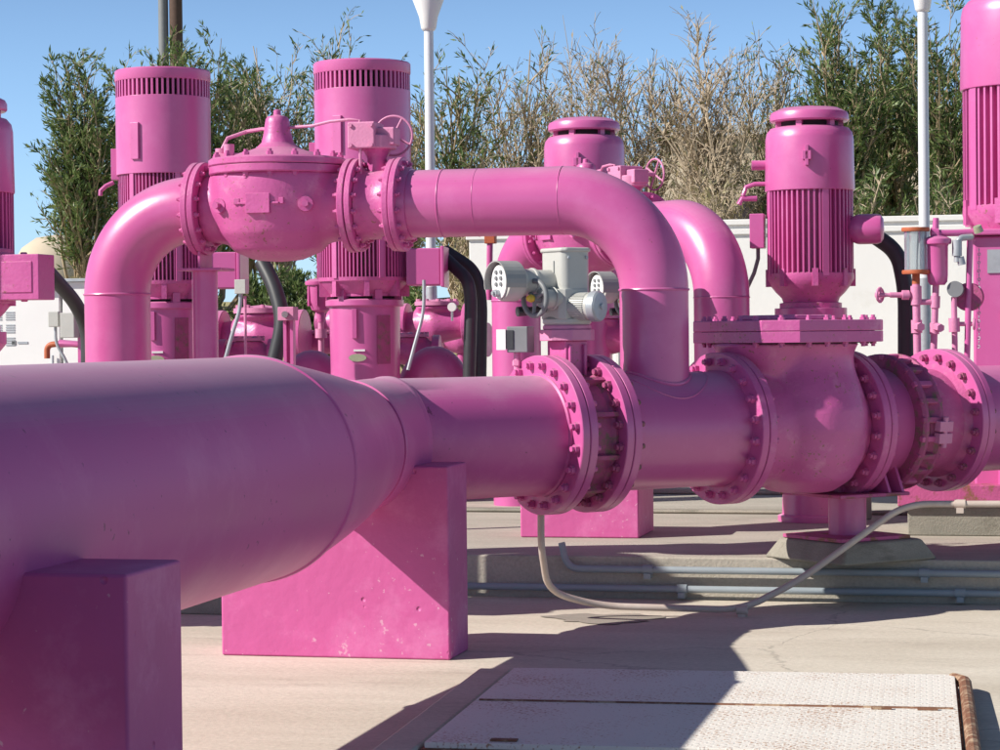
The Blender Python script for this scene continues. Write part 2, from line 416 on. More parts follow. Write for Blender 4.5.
D_ = (-3.17, 11.16, ZP, RAD(34), .325)
rings(mb, [(C_[0]-.001, C_[1]-.006, ZP, C_[3], .317), (C_[0]-.001, C_[1]-.004, ZP, C_[3], .328), (C_[0]+.003, C_[1]+.012, ZP, C_[3], .328), (C_[0]+.005, C_[1]+.02, ZP, RAD(15), .320), (D_[0], D_[1]-.03, ZP, D_[3]-.03, .327),
           (D_[0], D_[1]-.01, ZP, D_[3], .333), (D_[0]+.01, D_[1]+.01, ZP, D_[3], .333), (D_[0]+.02, D_[1]+.03, ZP, D_[3], MR)], 96)
mb.build('bend_segment', hpaint, hd)
mb = MB()
def mlp(x): return (-2.549+x*.7071, 11.931+x*.7071)
s0 = mlp(-.86)
rings(mb, [(D_[0]+.02, D_[1]+.03, ZP, D_[3], MR), (*s0, ZP, RAD(42), MR), (*mlp(-.6), ZP, RAD(45), MR), (*mlp(-.02), ZP, RAD(45), MR), (*mlp(-.012), ZP, RAD(45), MR+.01), (*mlp(.0), ZP, RAD(45), MR+.01)], 96)
mb.build('narrow_pipe', hpaint, hd)
# header flange (world coordinates)
MM = Matrix.Translation((-2.549, 11.931, 0)) @ RZ(RAD(45))
mb = MB(); mb.lathe(ring_prof(MR-.02, MF, 0, .048), 96, MM @ TR(0, 0, ZP) @ XAX)
hf = mb.build('flange', paint, hd)
me = bolt_mesh(.100, .024, cast)
for k in range(20):
    q = 2*pi*(k+.5)/20
    o = bpy.data.objects.new('bolt', me); COL.objects.link(o); o.parent = hf
    o.location = MM @ V((.05, MBC*cos(q), ZP+MBC*sin(q))) - V((HX, 9, 0)); o.rotation_euler = (0, 0, RAD(45))

# butterfly valve 1 with electric actuator
bv = ML.thing('butterfly_valve', 'pink butterfly valve clamped between two bolted flanges, carrying the grey motor actuator', 'valve', .19)
mb = MB(); mb.lathe([(MR-.02, .1), (.345, .1), (.35, .12), (.335, .14), (.335, .24), (.35, .26), (.345, .28), (MR-.02, .28)], 64, TR(0, 0, ZP) @ XAX)
for k in range(10):
    q = 2*pi*k/10; mb.box(.1, .28, -.012, .012, .33, .37, TR(0, 0, ZP) @ Matrix.Rotation(q, 4, 'X'))
mb.build('valve_body', grime, bv)
f1 = flange(bv, .052, .1, MF, MR-.02, paint, ZP, 96)
f2 = flange(bv, .28, .328, MF, MR-.02, paint, ZP, 96)
bolts(f2, .28, .38, MBC, 20, .024, grime, ZP)
mb = MB(); mb.box(.12, .26, -.09, .09, ZP+.30, ZP+.50)
mb.box(.135, .155, -.11, .11, ZP+.30, ZP+.48); mb.box(.225, .245, -.11, .11, ZP+.30, ZP+.48)
mb.build('valve_neck', cast, bv, bevel=.006)
mb = MB(); mb.prism([(.19+.15*cos(a), .15*sin(a)) for a in [pi/8+k*pi/4 for k in range(8)]], ZP+.50, ZP+.56)
mb.lathe([(.13, 0), (.13, .02), (.12, .026), (.1, .03)], 32, TR(.19, 0, ZP+.56))
mb.build('mounting_plate', palepk, bv, bevel=.005)

# electric actuator: its own thing, bolted on the neck. built in its own frame, facing the camera
ap = MM @ V((.19, 0, 0))
Za = ZP+.585
def chamf2(hx, hy, c, cx=0, cy=0):
    return [(cx+a, cy+b) for a, b in [(hx, -hy+c), (hx, hy-c), (hx-c, hy), (-hx+c, hy), (-hx, hy-c), (-hx, -hy+c), (-hx+c, -hy), (hx-c, -hy)]]
def actuator(loc, rot, label, s=1.0, group='grey valve actuators'):
    r = thing('valve_actuator', label, 'actuator', loc, rot, group, off=(0, 0, 0))
    mb = MB()
    mb.lathe([(.12, 0), (.13, .01), (.13, .03), (.10, .05)], 32)
    mb.build('gear_housing', greyc, r, bevel=.003)
    mb = MB(); mb.prism(chamf2(.09, .115, .025, 0, .01), .12, .40)
    mb.build('motor_cover', greyc, r, bevel=.016, seg=3)
    mb = MB(); mb.prism(chamf2(.099, .124, .027, 0, .01), .385, .410); mb.build('cover_lid', greyc, r, bevel=.012, seg=3)
    for (a_, b_) in ((-.02, .25),):
        mb = MB(); mb.box(-.097, -.09, -.02, -.008, .17, .34); mb.build('cover_rib', greyc, r)
    for (a_, b_) in ((-.07, .376), (.07, .376), (-.07, .15), (.07, .15)):
        mb = MB(); mb.cyl((a_*.8, -.104, b_-.02), (a_*.8, -.114, b_-.02), .009, n=6); mb.build('bolt', galv, r)
    HS = TR(-.0, .0, -.01) @ Matrix.Diagonal((1.0, .84, .84, 1))
    XM = XAX @ Matrix.Rotation(pi, 4, 'X')
    mb = MB(); mb.lathe([(.07, .08), (.078, .09), (.078, .19), (.09, .195), (.09, .21), (.083, .215), (.083, .27), (.10, .28), (.104, .30)], 36, HS @ TR(0, .03, .283) @ XM)
    mb.build('control_housing', greyc, r, bevel=.003)
    hm = HS @ TR(0, .03, .283)
    mb = MB(); mb.lathe([(.09, .29), (.118, .30), (.12, .31), (.12, .385), (.11, .40), (.02, .405)], 40, hm @ XM)
    ch = mb.build('control_head', greyc, r, bevel=.003)
    mb = MB(); mb.prism([(.085*cos(2*pi*k/32), .105*sin(2*pi*k/32)) for k in range(32)], .404, .412, hm @ Matrix(((0, 0, -1), (1, 0, 0), (0, 1, 0))).to_4x4())
    mb.build('dial_plate', white, ch)
    for i in range(3):
        for j in range(2):
            mb = MB(); mb.cyl((-.411, .0+j*.055, .345-i*.038), (-.42, .0+j*.055, .345-i*.038), .013, n=14); mb.v = [HS @ v for v in mb.v]; mb.build('button', greyd, ch)
    mb = MB(); mb.cyl((-.41, .035, .213), (-.44, .035, .213), .024, n=16); mb.cyl((-.44, .035, .213), (-.452, .035, .213), .012, n=12); mb.v = [HS @ v for v in mb.v]; mb.build('selector_knob', galv, ch)
    mb = MB(); arc = [RAD(a) for a in range(-20, 200, 12)]
    for q0, q1 in zip(arc[:-1], arc[1:]):
        def pp(q, rr, x): return (x, .03+rr*cos(q), .283+rr*sin(q))
        mb.add([pp(q0, .134, -.435), pp(q1, .134, -.435), pp(q1, .134, -.31), pp(q0, .134, -.31), pp(q0, .127, -.435), pp(q1, .127, -.435), pp(q1, .127, -.31), pp(q0, .127, -.31)],
               [(0, 1, 2, 3), (7, 6, 5, 4), (0, 4, 5, 1), (2, 6, 7, 3), (1, 5, 6, 2), (0, 3, 7, 4)])
    mb.v = [HS @ v for v in mb.v]; mb.build('rain_hood', greym, ch)
    # electric motor pointing to the right front
    YM = Matrix(((1, 0, 0), (0, 0, -1), (0, 1, 0))).to_4x4()
    mm = TR(-.04, -.02, .095) @ RZ(RAD(27)) @ YM @ Matrix.Scale(.84, 4)
    mb = MB(); mb.lathe([(.06, 0), (.066, .01), (.08, .03), (.084, .04), (.084, .20), (.088, .212)], 36, mm)
    for k in range(44):
        q = 2*pi*k/44
        mb.box(.082, .0895, -.003, .003, .05, .185, mm @ RZ(q))
    mb.build('electric_motor', greyc, r)
    mb = MB(); mb.lathe([(.092, .212), (.097, .217), (.097, .262), (.088, .274), (.02, .278), (.018, .29), (.002, .29)], 40, mm)
    mb.build('motor_end_cap', galv, r)
    mb = MB(); mb.prism(chamf2(.10, .11, .03, -.01, -.0), .03, .19); mb.cyl((-.20, -.05, .14), (-.05, -.05, .14), .05, n=28); mb.cyl((-.13, -.05, .14), (-.12, -.05, .14), .062, n=28)
    mb.build('gearbox', greyc, r, bevel=.008)
    mb = MB(); c = V((-.235, -.05, .14)); ax = V((-1, -.15, .0)).normalized()
    mb.torus(c, ax, .092, .014, 44, 12)
    q = ax.to_track_quat('Z', 'Y').to_matrix()
    for k in range(3):
        a = 2*pi*k/3+.4
        mb.cyl(c, c + q @ V((.09*cos(a), .09*sin(a), 0)), .012, .009, n=10)
    mb.cyl(c-ax*.06, c+ax*.015, .024, n=16)
    hw = mb.build('handwheel', greyd, r)
    mb = MB(); mb.lathe([(.0, 0), (.018, 0), (.022, .014), (.015, .034), (.004, .038)], 20, Matrix.Translation(c+ax*.015) @ ax.to_track_quat('Z', 'Y').to_matrix().to_4x4())
    mb.build('yellow_knob', yellow, hw)
    mb = MB(); mb.cyl((-.22, .06, .075), (-.09, .04, .09), .02, n=16); mb.cyl((-.27, .07, .072), (-.21, .06, .076), .026, n=16); mb.build('cable_gland', black, r)
    r.scale = (s, s, s)
    return r
actuator(V((ap.x, ap.y, Za)), RAD(45), 'large grey motor actuator with dark handwheel and yellow knob, on the near flanged valve', 1.0)
a2 = at(650, 320, 15.4)
actuator(V((a2.x, a2.y, 1.64)), RAD(45), 'farther grey motor actuator, only its dial head showing left of the near riser', 1.0)

# disconnect switch in front (small grey box on a stub)
p = at(517, 360, 12.35)
sb = wthing('switch_box', 'small dark grey switch box with white label left of the grey actuator', 'switch box', tuple(p))
mb = MB()
Ms = Matrix.Translation(p) @ RZ(RAD(-8))
mb.box(-.04, .08, -.05, .06, .04, .18, Ms); mb.build('box_body', greyd, sb, bevel=.006)
mb = MB(); mb.box(-.095, -.042, -.06, -.045, .055, .165, Ms); mb.build('white_panel', white, sb)
mb = MB(); mb.box(-.04, .0, -.056, -.051, .06, .16, Ms); mb.build('dark_window', black, sb)
mb = MB(); mb.cyl(Ms @ V((.0, 0, -.06)), Ms @ V((0, 0, .04)), .018, n=14); mb.cyl(Ms @ V((0, 0, -.03)), Ms @ V((0, 0, .0)), .026, n=6); mb.build('stub_fitting', palepk, sb)

# tee spool with riser
tee = ML.thing('tee_pipe', 'pink tee spool with vertical riser and elbow rising from the main line', 'pipe', .764)
mb = MB()
mb.lathe([(MR-.02, .33), (MR+.008, .33), (MR+.008, .39), (MR, .40), (MR, 1.14), (MR+.008, 1.155), (MR+.008, 1.2), (MR-.02, 1.2)], 96, TR(0, 0, ZP) @ XAX)
mb.build('run_pipe', paint, tee)
f3 = flange(tee, .332, .38, MF, MR-.02, paint, ZP, 96)
f4 = flange(tee, 1.18, 1.223+.004, MF, MR-.02, cast, ZP, 96)
bolts(f4, 1.18, 1.28, MBC, 20, .024, cast, ZP)
# riser + elbow + top run, along world -x  (in line frame, -x world = angle 135 local)
BZ = 2.305; BRR = .189; ER = .50
tp = V((.764, 0, 0)); dl = V((cos(RAD(135)), sin(RAD(135)), 0))
def saddle(q, rr, RR):       # height of riser foot on the run pipe
    y = rr*sin(q); return ZP + sqrt(max(RR*RR-y*y, 0))
n = 64; mb = MB(); vs = []; fs = []
zs = [0, .35, .7, 1]
for t in zs:
    for k in range(n):
        q = 2*pi*k/n; z0 = saddle(q, BRR, MR); z1 = BZ-ER
        vs.append((tp.x+BRR*cos(q), BRR*sin(q), z0+(z1-z0)*t))
for i in range(3):
    for k in range(n): fs.append((i*n+k, i*n+(k+1) % n, (i+1)*n+(k+1) % n, (i+1)*n+k))
mb.add(vs, fs)
pts = [tp+V((BRR*1.01*cos(2*pi*k/60), BRR*1.01*sin(2*pi*k/60), saddle(2*pi*k/60, BRR, MR)+.002)) for k in range(60)]
mb.tube(pts, .011, 8, closed=True)
mb.torus((tp.x, 0, BZ-ER), (0, 0, 1), BRR, .007, 64, 8)
mb.build('riser', paint, tee)
mb = MB()
pts = [V((tp.x, 0, BZ-ER)) + dl*(ER-ER*cos(a)) + V((0, 0, ER*sin(a))) for a in [pi/2*i/24 for i in range(25)]]
mb.tube(pts, BRR, 64, cap=False)
mb.build('elbow', paint, tee)
mb = MB()
def P(d, z=BZ): return V((tp.x, 0, z)) + dl*d
mb.tube([P(ER), P(1.395)], BRR, 64, cap=False)
for d in (ER, 1.18, .98): mb.torus(P(d), dl, BRR, .004 if d == 1.18 else .002, 64, 8)
mb.tube([P(1.36), P(1.402)], [BRR+.01, BRR+.02], 48)
mb.build('top_pipe', paint, tee)
# weld pad ring on the run
mb = MB(); pts = []
for k in range(80):
    q = 2*pi*k/80; x = .30*cos(q); yy = .26*sin(q)
    pts.append(V((tp.x+x, yy, ZP+sqrt(MR*MR-yy*yy)+.0005)))
mb.tube(pts, .0045, 6, closed=True); mb.build('weld_bead', paint, tee)

# swing check valve
cv = ML.thing('check_valve', 'big bulbous pink cast check valve with flat bolted cover, on a plated pedestal', 'valve', 1.66, z0=.25)
X0, X1 = 1.227, 2.10; XC = 1.66
flange(cv, X0+.005, X0+.055, MF, MR-.03, cast, ZP, 96)
f5 = flange(cv, X1-.05, X1, MF, MR-.03, cast, ZP, 96)
bolts(f5, X1-.05, X1+.05, MBC, 20, .024, dusty, ZP)
mb = MB()
mb.tube([(X0+.05, 0, ZP), (X0+.12, 0, ZP), (XC-.15, 0, ZP), (XC+.15, 0, ZP), (X1-.12, 0, ZP), (X1-.045, 0, ZP)], [MR+.005, MR+.01, .33, .34, MR+.01, MR+.005], 48)
mb.lathe([(.06, ZP-.385), (.20, ZP-.37), (.31, ZP-.30), (.385, ZP-.17), (.415, ZP-.02), (.41, ZP+.10), (.375, ZP+.22), (.335, ZP+.32), (.325, ZP+.40), (.345, ZP+.45), (.37, ZP+.475)], 56, TR(XC+.09, -.04, 0) @ Matrix.Diagonal((.88, 1, 1, 1)))
mb.lathe([(.1, ZP+.2), (.22, ZP+.3), (.27, ZP+.40), (.31, ZP+.475)], 48, TR(XC-.12, .0, 0))
mb.build('valve_body', cast, cv, remesh=.016, smooth=10)
def chamf(hx, hy, c, cx=0, cy=0):
    return [(cx+a, cy+b) for a, b in [(hx, -hy+c), (hx, hy-c), (hx-c, hy), (-hx+c, hy), (-hx, hy-c), (-hx, -hy+c), (-hx+c, -hy), (hx-c, -hy)]]
mb = MB(); mb.prism(chamf(.44, .46, .15, XC+.04), ZP+.475, ZP+.537); mb.build('body_rim', cast, cv, bevel=.003)
mb = MB(); mb.prism(chamf(.40, .42, .14, XC+.04), ZP+.47, ZP+.56); mb.build('gasket', dark, cv)
mb = MB(); mb.prism(chamf(.44, .46, .15, XC+.04), ZP+.5385, ZP+.60); cvr = mb.build('cover_plate', cast, cv, bevel=.006)
cpts = []
for a, b in zip(chamf(.40, .42, .14, XC+.04), chamf(.40, .42, .14, XC+.04)[1:]+chamf(.40, .42, .14, XC+.04)[:1]):
    L_ = V((b[0]-a[0], b[1]-a[1])).length; k = max(1, round(L_/.14))
    for i in range(k): cpts.append((a[0]+(b[0]-a[0])*(i+.5)/k, a[1]+(b[1]-a[1])*(i+.5)/k))
vbolts(cvr, 0, 0, ZP+.482, ZP+.595, 0, 0, .019, cast, pts=cpts)
mb = MB(); mb.prism(chamf(.22, .25, .1, XC+.02), ZP+.6, ZP+.63); mb.build('cover_boss', cast, cv, bevel=.01)
# pedestal (part of the valve's foot)
mb = MB(); mb.box(X1-.25, X1+.27, -.27, .27, .62, .64); mb.box(X1-.24, X1+.28, -.26, .26, .37, .392)
ped = mb.build('support_plate', rustyp, cv, bevel=.004)
mb = MB(); mb.lathe([(.11, .39), (.11, .62)], 32, TR(X1+.03, 0, 0)); mb.build('support_post', paint, cv)
mb = MB()
for sx in (X1+.12, X1+.22):
    mb.add([(sx, -.26, .64), (sx, .26, .64), (sx, .16, .86), (sx, -.16, .86), (sx+.02, -.26, .64), (sx+.02, .26, .64), (sx+.02, .16, .86), (sx+.02, -.16, .86)],
           [(0, 3, 2, 1), (4, 5, 6, 7), (0, 1, 5, 4), (1, 2, 6, 5), (2, 3, 7, 6), (3, 0, 4, 7)])
mb.build('saddle_rib', paint, cv, bevel=.003)
# concrete pad under pedestal
q_ = ML.o + V((cos(ML.a)*(X1+.05), sin(ML.a)*(X1+.05), .25))
pad = thing('concrete_pad', 'low rough concrete pad beneath the plated pedestal of the check valve', 'pad', q_, RAD(45), off=(0, 0, 0))
mb = MB(); mb.add([(-.36, -.36, 0), (.36, -.36, 0), (.36, .36, 0), (-.36, .36, 0), (-.29, -.29, .12), (.29, -.29, .12), (.29, .29, .12), (-.29, .29, .12)],
                  [(0, 3, 2, 1), (4, 5, 6, 7), (0, 1, 5, 4), (1, 2, 6, 5), (2, 3, 7, 6), (3, 0, 4, 7)])
mb.build('pad_block', conc_dark, pad, bevel=.02)

# adapter spool, coupling, downstream spool
ad = ML.thing('adapter_pipe', 'short pink pipe spool between the check valve and the weathered coupling', 'pipe', 2.3)
flange(ad, X1+.005, X1+.05, MF, MR-.02, cast, ZP, 96)
mb = MB(); mb.lathe([(MR+.02, X1+.05), (MR, X1+.08), (MR, 2.46)], 64, TR(0, 0, ZP) @ XAX); mb.build('pipe_barrel', paint, ad)
cp = ML.thing('pipe_coupling', 'weathered ring coupling with lugs and dirty bolts around the pink pipe', 'coupling', 2.45)
mb = MB(); mb.lathe([(MR, 2.37), (.385, 2.37), (.40, 2.385), (.40, 2.405), (.375, 2.42), (.36, 2.45), (.375, 2.48), (.40, 2.495), (.40, 2.515), (.385, 2.53), (MR, 2.53)], 64, TR(0, 0, ZP) @ XAX)
rg = mb.build('coupling_ring', grime, cp)
for k in range(22):
    mb = MB(); mb.box(2.365, 2.535, -.018, .018, .365, .398, TR(0, 0, ZP) @ Matrix.Rotation(2*pi*(k+.3)/22, 4, 'X'))
    mb.build('lug', grime if k % 3 else dusty, cp, bevel=.008)
mb = MB()
for sg in (-.035, .035):
    mb.box(2.46, 2.56, sg-.03, sg+.03, .38, .43, TR(0, 0, ZP) @ Matrix.Rotation(RAD(97), 4, 'X'))
mb.cyl(*[TR(0, 0, ZP) @ Matrix.Rotation(RAD(97), 4, 'X') @ V((2.51, s_, .415)) for s_ in (-.09, .09)], .016, n=10)
mb.build('clamp_lug', palepk, cp, bevel=.004)
ds = ML.thing('pipe_spool', 'weathered pink pipe spool with two bolted flanges leaving the frame to the right', 'pipe', 2.9)
mb = MB(); mb.lathe([(MR-.01, 2.47), (MR-.01, 2.76), (MR+.02, 2.80)], 64, TR(0, 0, ZP) @ XAX); mb.build('pipe_barrel', dusty, ds)
mb = MB(); mb.lathe([(MR, 2.9), (MR, 6.2)], 64, TR(0, 0, ZP) @ XAX); mb.build('run_pipe', paint, ds)
f6 = flange(ds, 2.80, 2.848, MF, MR-.02, paint, ZP, 96); f7 = flange(ds, 2.852, 2.90, MF, MR-.02, paint, ZP, 96)
bolts(f6, 2.8, 2.9, MBC, 20, .024, grime, ZP)

# ================================================================== BYPASS ASSEMBLIES
def control_valve(fr, d0, d1, label, zc=BZ):
    c = (d0+d1)/2
    t = fr.thing('control_valve', label, 'valve', c, 'globe control valves on the bypass pipes', z0=zc-.31)
    mb = MB()
    mb.tube([(d0+.03, 0, zc), (d0+.1, 0, zc), (c, 0, zc), (d1-.1, 0, zc), (d1-.03, 0, zc)], [.19, .20, .26, .20, .19], 40)
    mb.lathe([(.02, zc-.31), (.13, zc-.30), (.24, zc-.25), (.32, zc-.15), (.36, zc-.02), (.365, zc+.10), (.36, zc+.19)], 48, TR(c, 0, 0) @ Matrix.Diagonal((1.06, 1, 1, 1)))
    mb.build('valve_body', cast, t, remesh=.016, smooth=8)
    fa = flange(t, d0, d0+.036, .265, .16, cast, zc); fb = flange(t, d1-.036, d1, .265, .16, cast, zc)
    mb = MB(); mb.lathe([(.1, zc+.18), (.385, zc+.18), (.39, zc+.187), (.39, zc+.225), (.1, zc+.225)], 64, TR(c, 0, 0)); mb.build('body_rim', cast, t, bevel=.003)
    mb = MB(); mb.lathe([(.1, zc+.228), (.388, zc+.228), (.393, zc+.234), (.393, zc+.262), (.38, zc+.272), (.29, zc+.275), (.27, zc+.285), (.22, zc+.305), (.17, zc+.318), (.125, zc+.335), (.092, zc+.365),
                         (.078, zc+.42), (.07, zc+.48), (.066, zc+.50), (.056, zc+.513), (.03, zc+.52), (.022, zc+.524), (.02, zc+.55), (.008, zc+.555)], 64, TR(c, 0, 0))
    cv_ = mb.build('bonnet', cast, t)
    vbolts(cv_, c, 0, zc+.18, zc+.272, .355, 16, .02, cast)
    for sx in (-.24, .24):
        mb = MB(); yy = sqrt(max(.0, 1-(sx/.385)**2))*.36
        mb.cyl((c+sx*.98, yy-.06, zc+.0), (c+sx*1.06, yy+.012, zc+.0), .05, .042, n=24)
        mb.cyl((c+sx*1.06, yy+.01, zc), (c+sx*1.09, yy+.045, zc), .02, n=6)
        mb.build('plug_boss', cast, t)
    # cast-on plate with a flow arrow
    mb = MB(); yy = .35
    mb.box(c-.07, c+.07, yy-.02, yy+.017, zc-.05, zc+.06)
    for sg in (-1, 1):
        mb.box(c+sg*.07-.0, c+sg*.07+sg*.05, yy-.03, yy+.008, zc-.0, zc+.012)
        mb.box(c+sg*.115-.004, c+sg*.115+.03*sg, yy-.05, yy+.0, zc-.0, zc+.035)
    mb.build('cast_badge', cast, t, bevel=.003)
    # pilot tubing
    mb = MB()
    mb.tube([(c+.33, .02, zc+.27), (c+.33, .02, zc+.33), (c+.30, .0, zc+.40), (c+.20, -.05, zc+.44), (c+.1, -.03, zc+.45), (c+.03, 0, zc+.44)], .011, 8)
    mb.cyl((c+.33, .02, zc+.26), (c+.33, .02, zc+.34), .035, n=16); mb.cyl((c+.27, .06, zc+.27), (c+.27, .06, zc+.36), .03, n=16)
    mb.box(c+.22, c+.36, -.03, .06, zc+.27, zc+.31)
    mb.tube([(c-.05, 0, zc+.45), (c-.2, 0, zc+.455), (d0+.12, .08, zc+.47), (d0+.0, .1, zc+.475), (d0-.06, .1, zc+.47), (d0-.06, .1, zc+.1)], .009, 8)
    mb.build('pilot_tubing', palepk, t)
    return t, fa, fb

def gear_valve(fr, d0, d1, label, zc=BZ):
    c = (d0+d1)/2
    t = fr.thing('gear_valve', label, 'valve', c, 'gear operated valves on the bypass pipes', z0=zc-.265)
    fa = flange(t, d0, d0+.034, .262, .16, cast, zc); fb = flange(t, d1-.034, d1, .262, .16, cast, zc)
    mb = MB(); mb.lathe([(.2, d0+.02), (.215, d0+.04), (.195, d0+.07), (.195, d1-.07), (.215, d1-.04), (.2, d1-.02)], 40, TR(0, 0, zc) @ XAX)
    mb.lathe([(.06, zc+.15), (.055, zc+.26), (.075, zc+.30), (.1, zc+.315)], 24, TR(c, 0, 0))
    mb.build('valve_body', cast, t)
    mb = MB(); mb.cyl((c, -.0, zc+.31), (c, 0, zc+.39), .11, n=28); mb.box(c-.02, c+.14, -.08, .12, zc+.31, zc+.46); mb.box(c-.12, c+.02, -.06, .07, zc+.33, zc+.43)
    g = mb.build('gear_case', palepk, t, bevel=.01)
    for sx, sz in ((.0, .33), (.12, .33), (.0, .44), (.12, .44)):
        mb = MB(); mb.cyl((c+sx, .12, zc+sz), (c+sx, .132, zc+sz), .012, n=6); mb.build('bolt', palepk, g)
    mb = MB(); cc = V((c-.05, -.16, zc+.40)); mb.torus(cc, (0, 1, 0), .112, .007, 40, 8)
    for k in range(4):
        a = pi*k/2+.5; mb.cyl(cc, cc+V((.11*cos(a), 0, .11*sin(a))), .007, n=8)
    mb.cyl(cc, cc+V((0, .12, 0)), .016, n=12)
    mb.build('handwheel', palepk, t)
    return t, fa, fb

def left_leg(fr, d_fl, d_end, zb, label, zc=BZ):
    t = fr.thing('bypass_elbow', label, 'pipe', d_end, 'curved end legs of the bypass pipes', z0=zb)
    er = d_end-d_fl-.04
    f = flange(t, d_fl, d_fl+.036, .265, .16, cast, zc)
    mb = MB()
    pts = [V((d_fl+.036, 0, zc))] + [V((d_end-er+er*sin(a), 0, zc-er+er*cos(a))) for a in [pi/2*i/24 for i in range(25)]]
    mb.tube(pts, BRR, 64, cap=False); mb.build('elbow', paint, t)
    mb = MB(); mb.tube([(d_end, 0, zc-er), (d_end, 0, zb)], BRR, 64, cap=False)
    mb.torus((d_end, 0, zc-er), (0, 0, 1), BRR, .007, 64, 8)
    mb.build('down_pipe', paint, t)
    return t, f

# assembly 1: local x runs world -x
B1 = Frame((-2.009, 12.471, 0), RAD(180))
gv, ga, gb = gear_valve(B1, 1.44, 1.69, 'pink valve with gear case and round handwheel above the bypass, beside the domed bonnet')
bolts(ga, 1.402, 1.476, .232, 16, .016, cast, BZ); 
# mating flange at the end of the top pipe
mb = MB(); mb.lathe(ring_prof(.16, .265, 1.402, 1.437), 64, Matrix.Translation(tp+V((0, 0, BZ))) @ RZ(RAD(135)) @ XAX); mb.build('flange', cast, tee)
v1, va, vb = control_valve(B1, 1.695, 2.61, 'round-bellied pink control valve with domed bonnet on the near high bypass')
bolts(va, 1.654, 1.732, .232, 16, .016, cast, BZ)
e1, ef = left_leg(B1, 2.614, 3.136, 0.0, 'near bypass elbow curving down behind the huge foreground pipe')
bolts(ef, 2.574, 2.65, .232, 16, .016, cast, BZ)
# post under the valve flange
ps = B1.thing('pipe_stand', 'slim pink pipe stand propping the left flange of the near control valve', 'stand', 2.60, z0=0.0)
mb = MB(); mb.cyl((2.60, 0, .1), (2.60, 0, 1.95), .073, n=32); mb.build('post', paint, ps)
mb = MB(); mb.box(2.42, 2.78, -.18, .18, 0, .1); mb.build('footing', conc_dark, ps, bevel=.01)
mb = MB(); mb.box(2.46, 2.72, -.12, .12, 1.95, 1.965); mb.box(2.59, 2.605, -.1, .1, 1.965, 2.06); mb.build('saddle_plate', cast, ps, bevel=.003)

# assembly 2 (behind), perpendicular to the main line
B2 = Frame((-2.04, 15.54, 0), RAD(135))
t2 = B2.thing('bypass_pipe', 'second pink bypass riser and elbow, rising just right of the nearer riser', 'pipe', 0, z0=.25)
mb = MB(); mb.tube([(0, 0, ZP-.05), (0, 0, BZ-ER)], BRR, 48, cap=False); mb.torus((0, 0, BZ-ER), (0, 0, 1), BRR, .005, 48, 8); mb.build('riser', paint, t2)
mb = MB(); mb.cyl((0, -2.6, ZP-.03), (0, .9, ZP-.03), .28, n=48); mb.build('run_pipe', paint, t2)
mb = MB(); mb.box(-.2, .2, -1.15, -.9, .25, ZP-.2); mb.build('support_block', conc_dark, t2, bevel=.01)
mb = MB(); mb.tube([V((ER-ER*cos(a), 0, BZ-ER+ER*sin(a))) for a in [pi/2*i/20 for i in range(21)]]+[V((.86, 0, BZ))], BRR, 48, cap=False); mb.build('elbow', paint, t2)
ff = flange(t2, .86, .896, .265, .16, cast, BZ)
gv2, ga2, gb2 = gear_valve(B2, .90, 1.16, 'pink gear valve with handwheel peeking above the elbow of the near bypass')
bolts(ga2, .86, .934, .232, 16, .016, cast, BZ)
v2, va2, vb2 = control_valve(B2, 1.165, 2.08, 'pink control valve half hidden behind the near bypass pipe and grey actuator')
bolts(va2, 1.126, 1.2, .232, 16, .016, cast, BZ)
e2, ef2 = left_leg(B2, 2.084, 2.6, .25, 'far bypass elbow coming down left of the grey actuator')
bolts(ef2, 2.044, 2.12, .232, 16, .016, cast, BZ)

# ================================================================== PUMPS
def junction_box(parent, x0, x1, y0, y1, z0, z1, m=paint):
    mb = MB(); mb.box(x0, x1-.03, y0, y1, z0, z1)
    j = mb.build('junction_box', m, parent, bevel=.012)
    mb = MB(); mb.box(x1-.028, x1, y0-.015, y1+.015, z0-.015, z1+.015); mb.build('box_lid', m, j, bevel=.008)
    return j

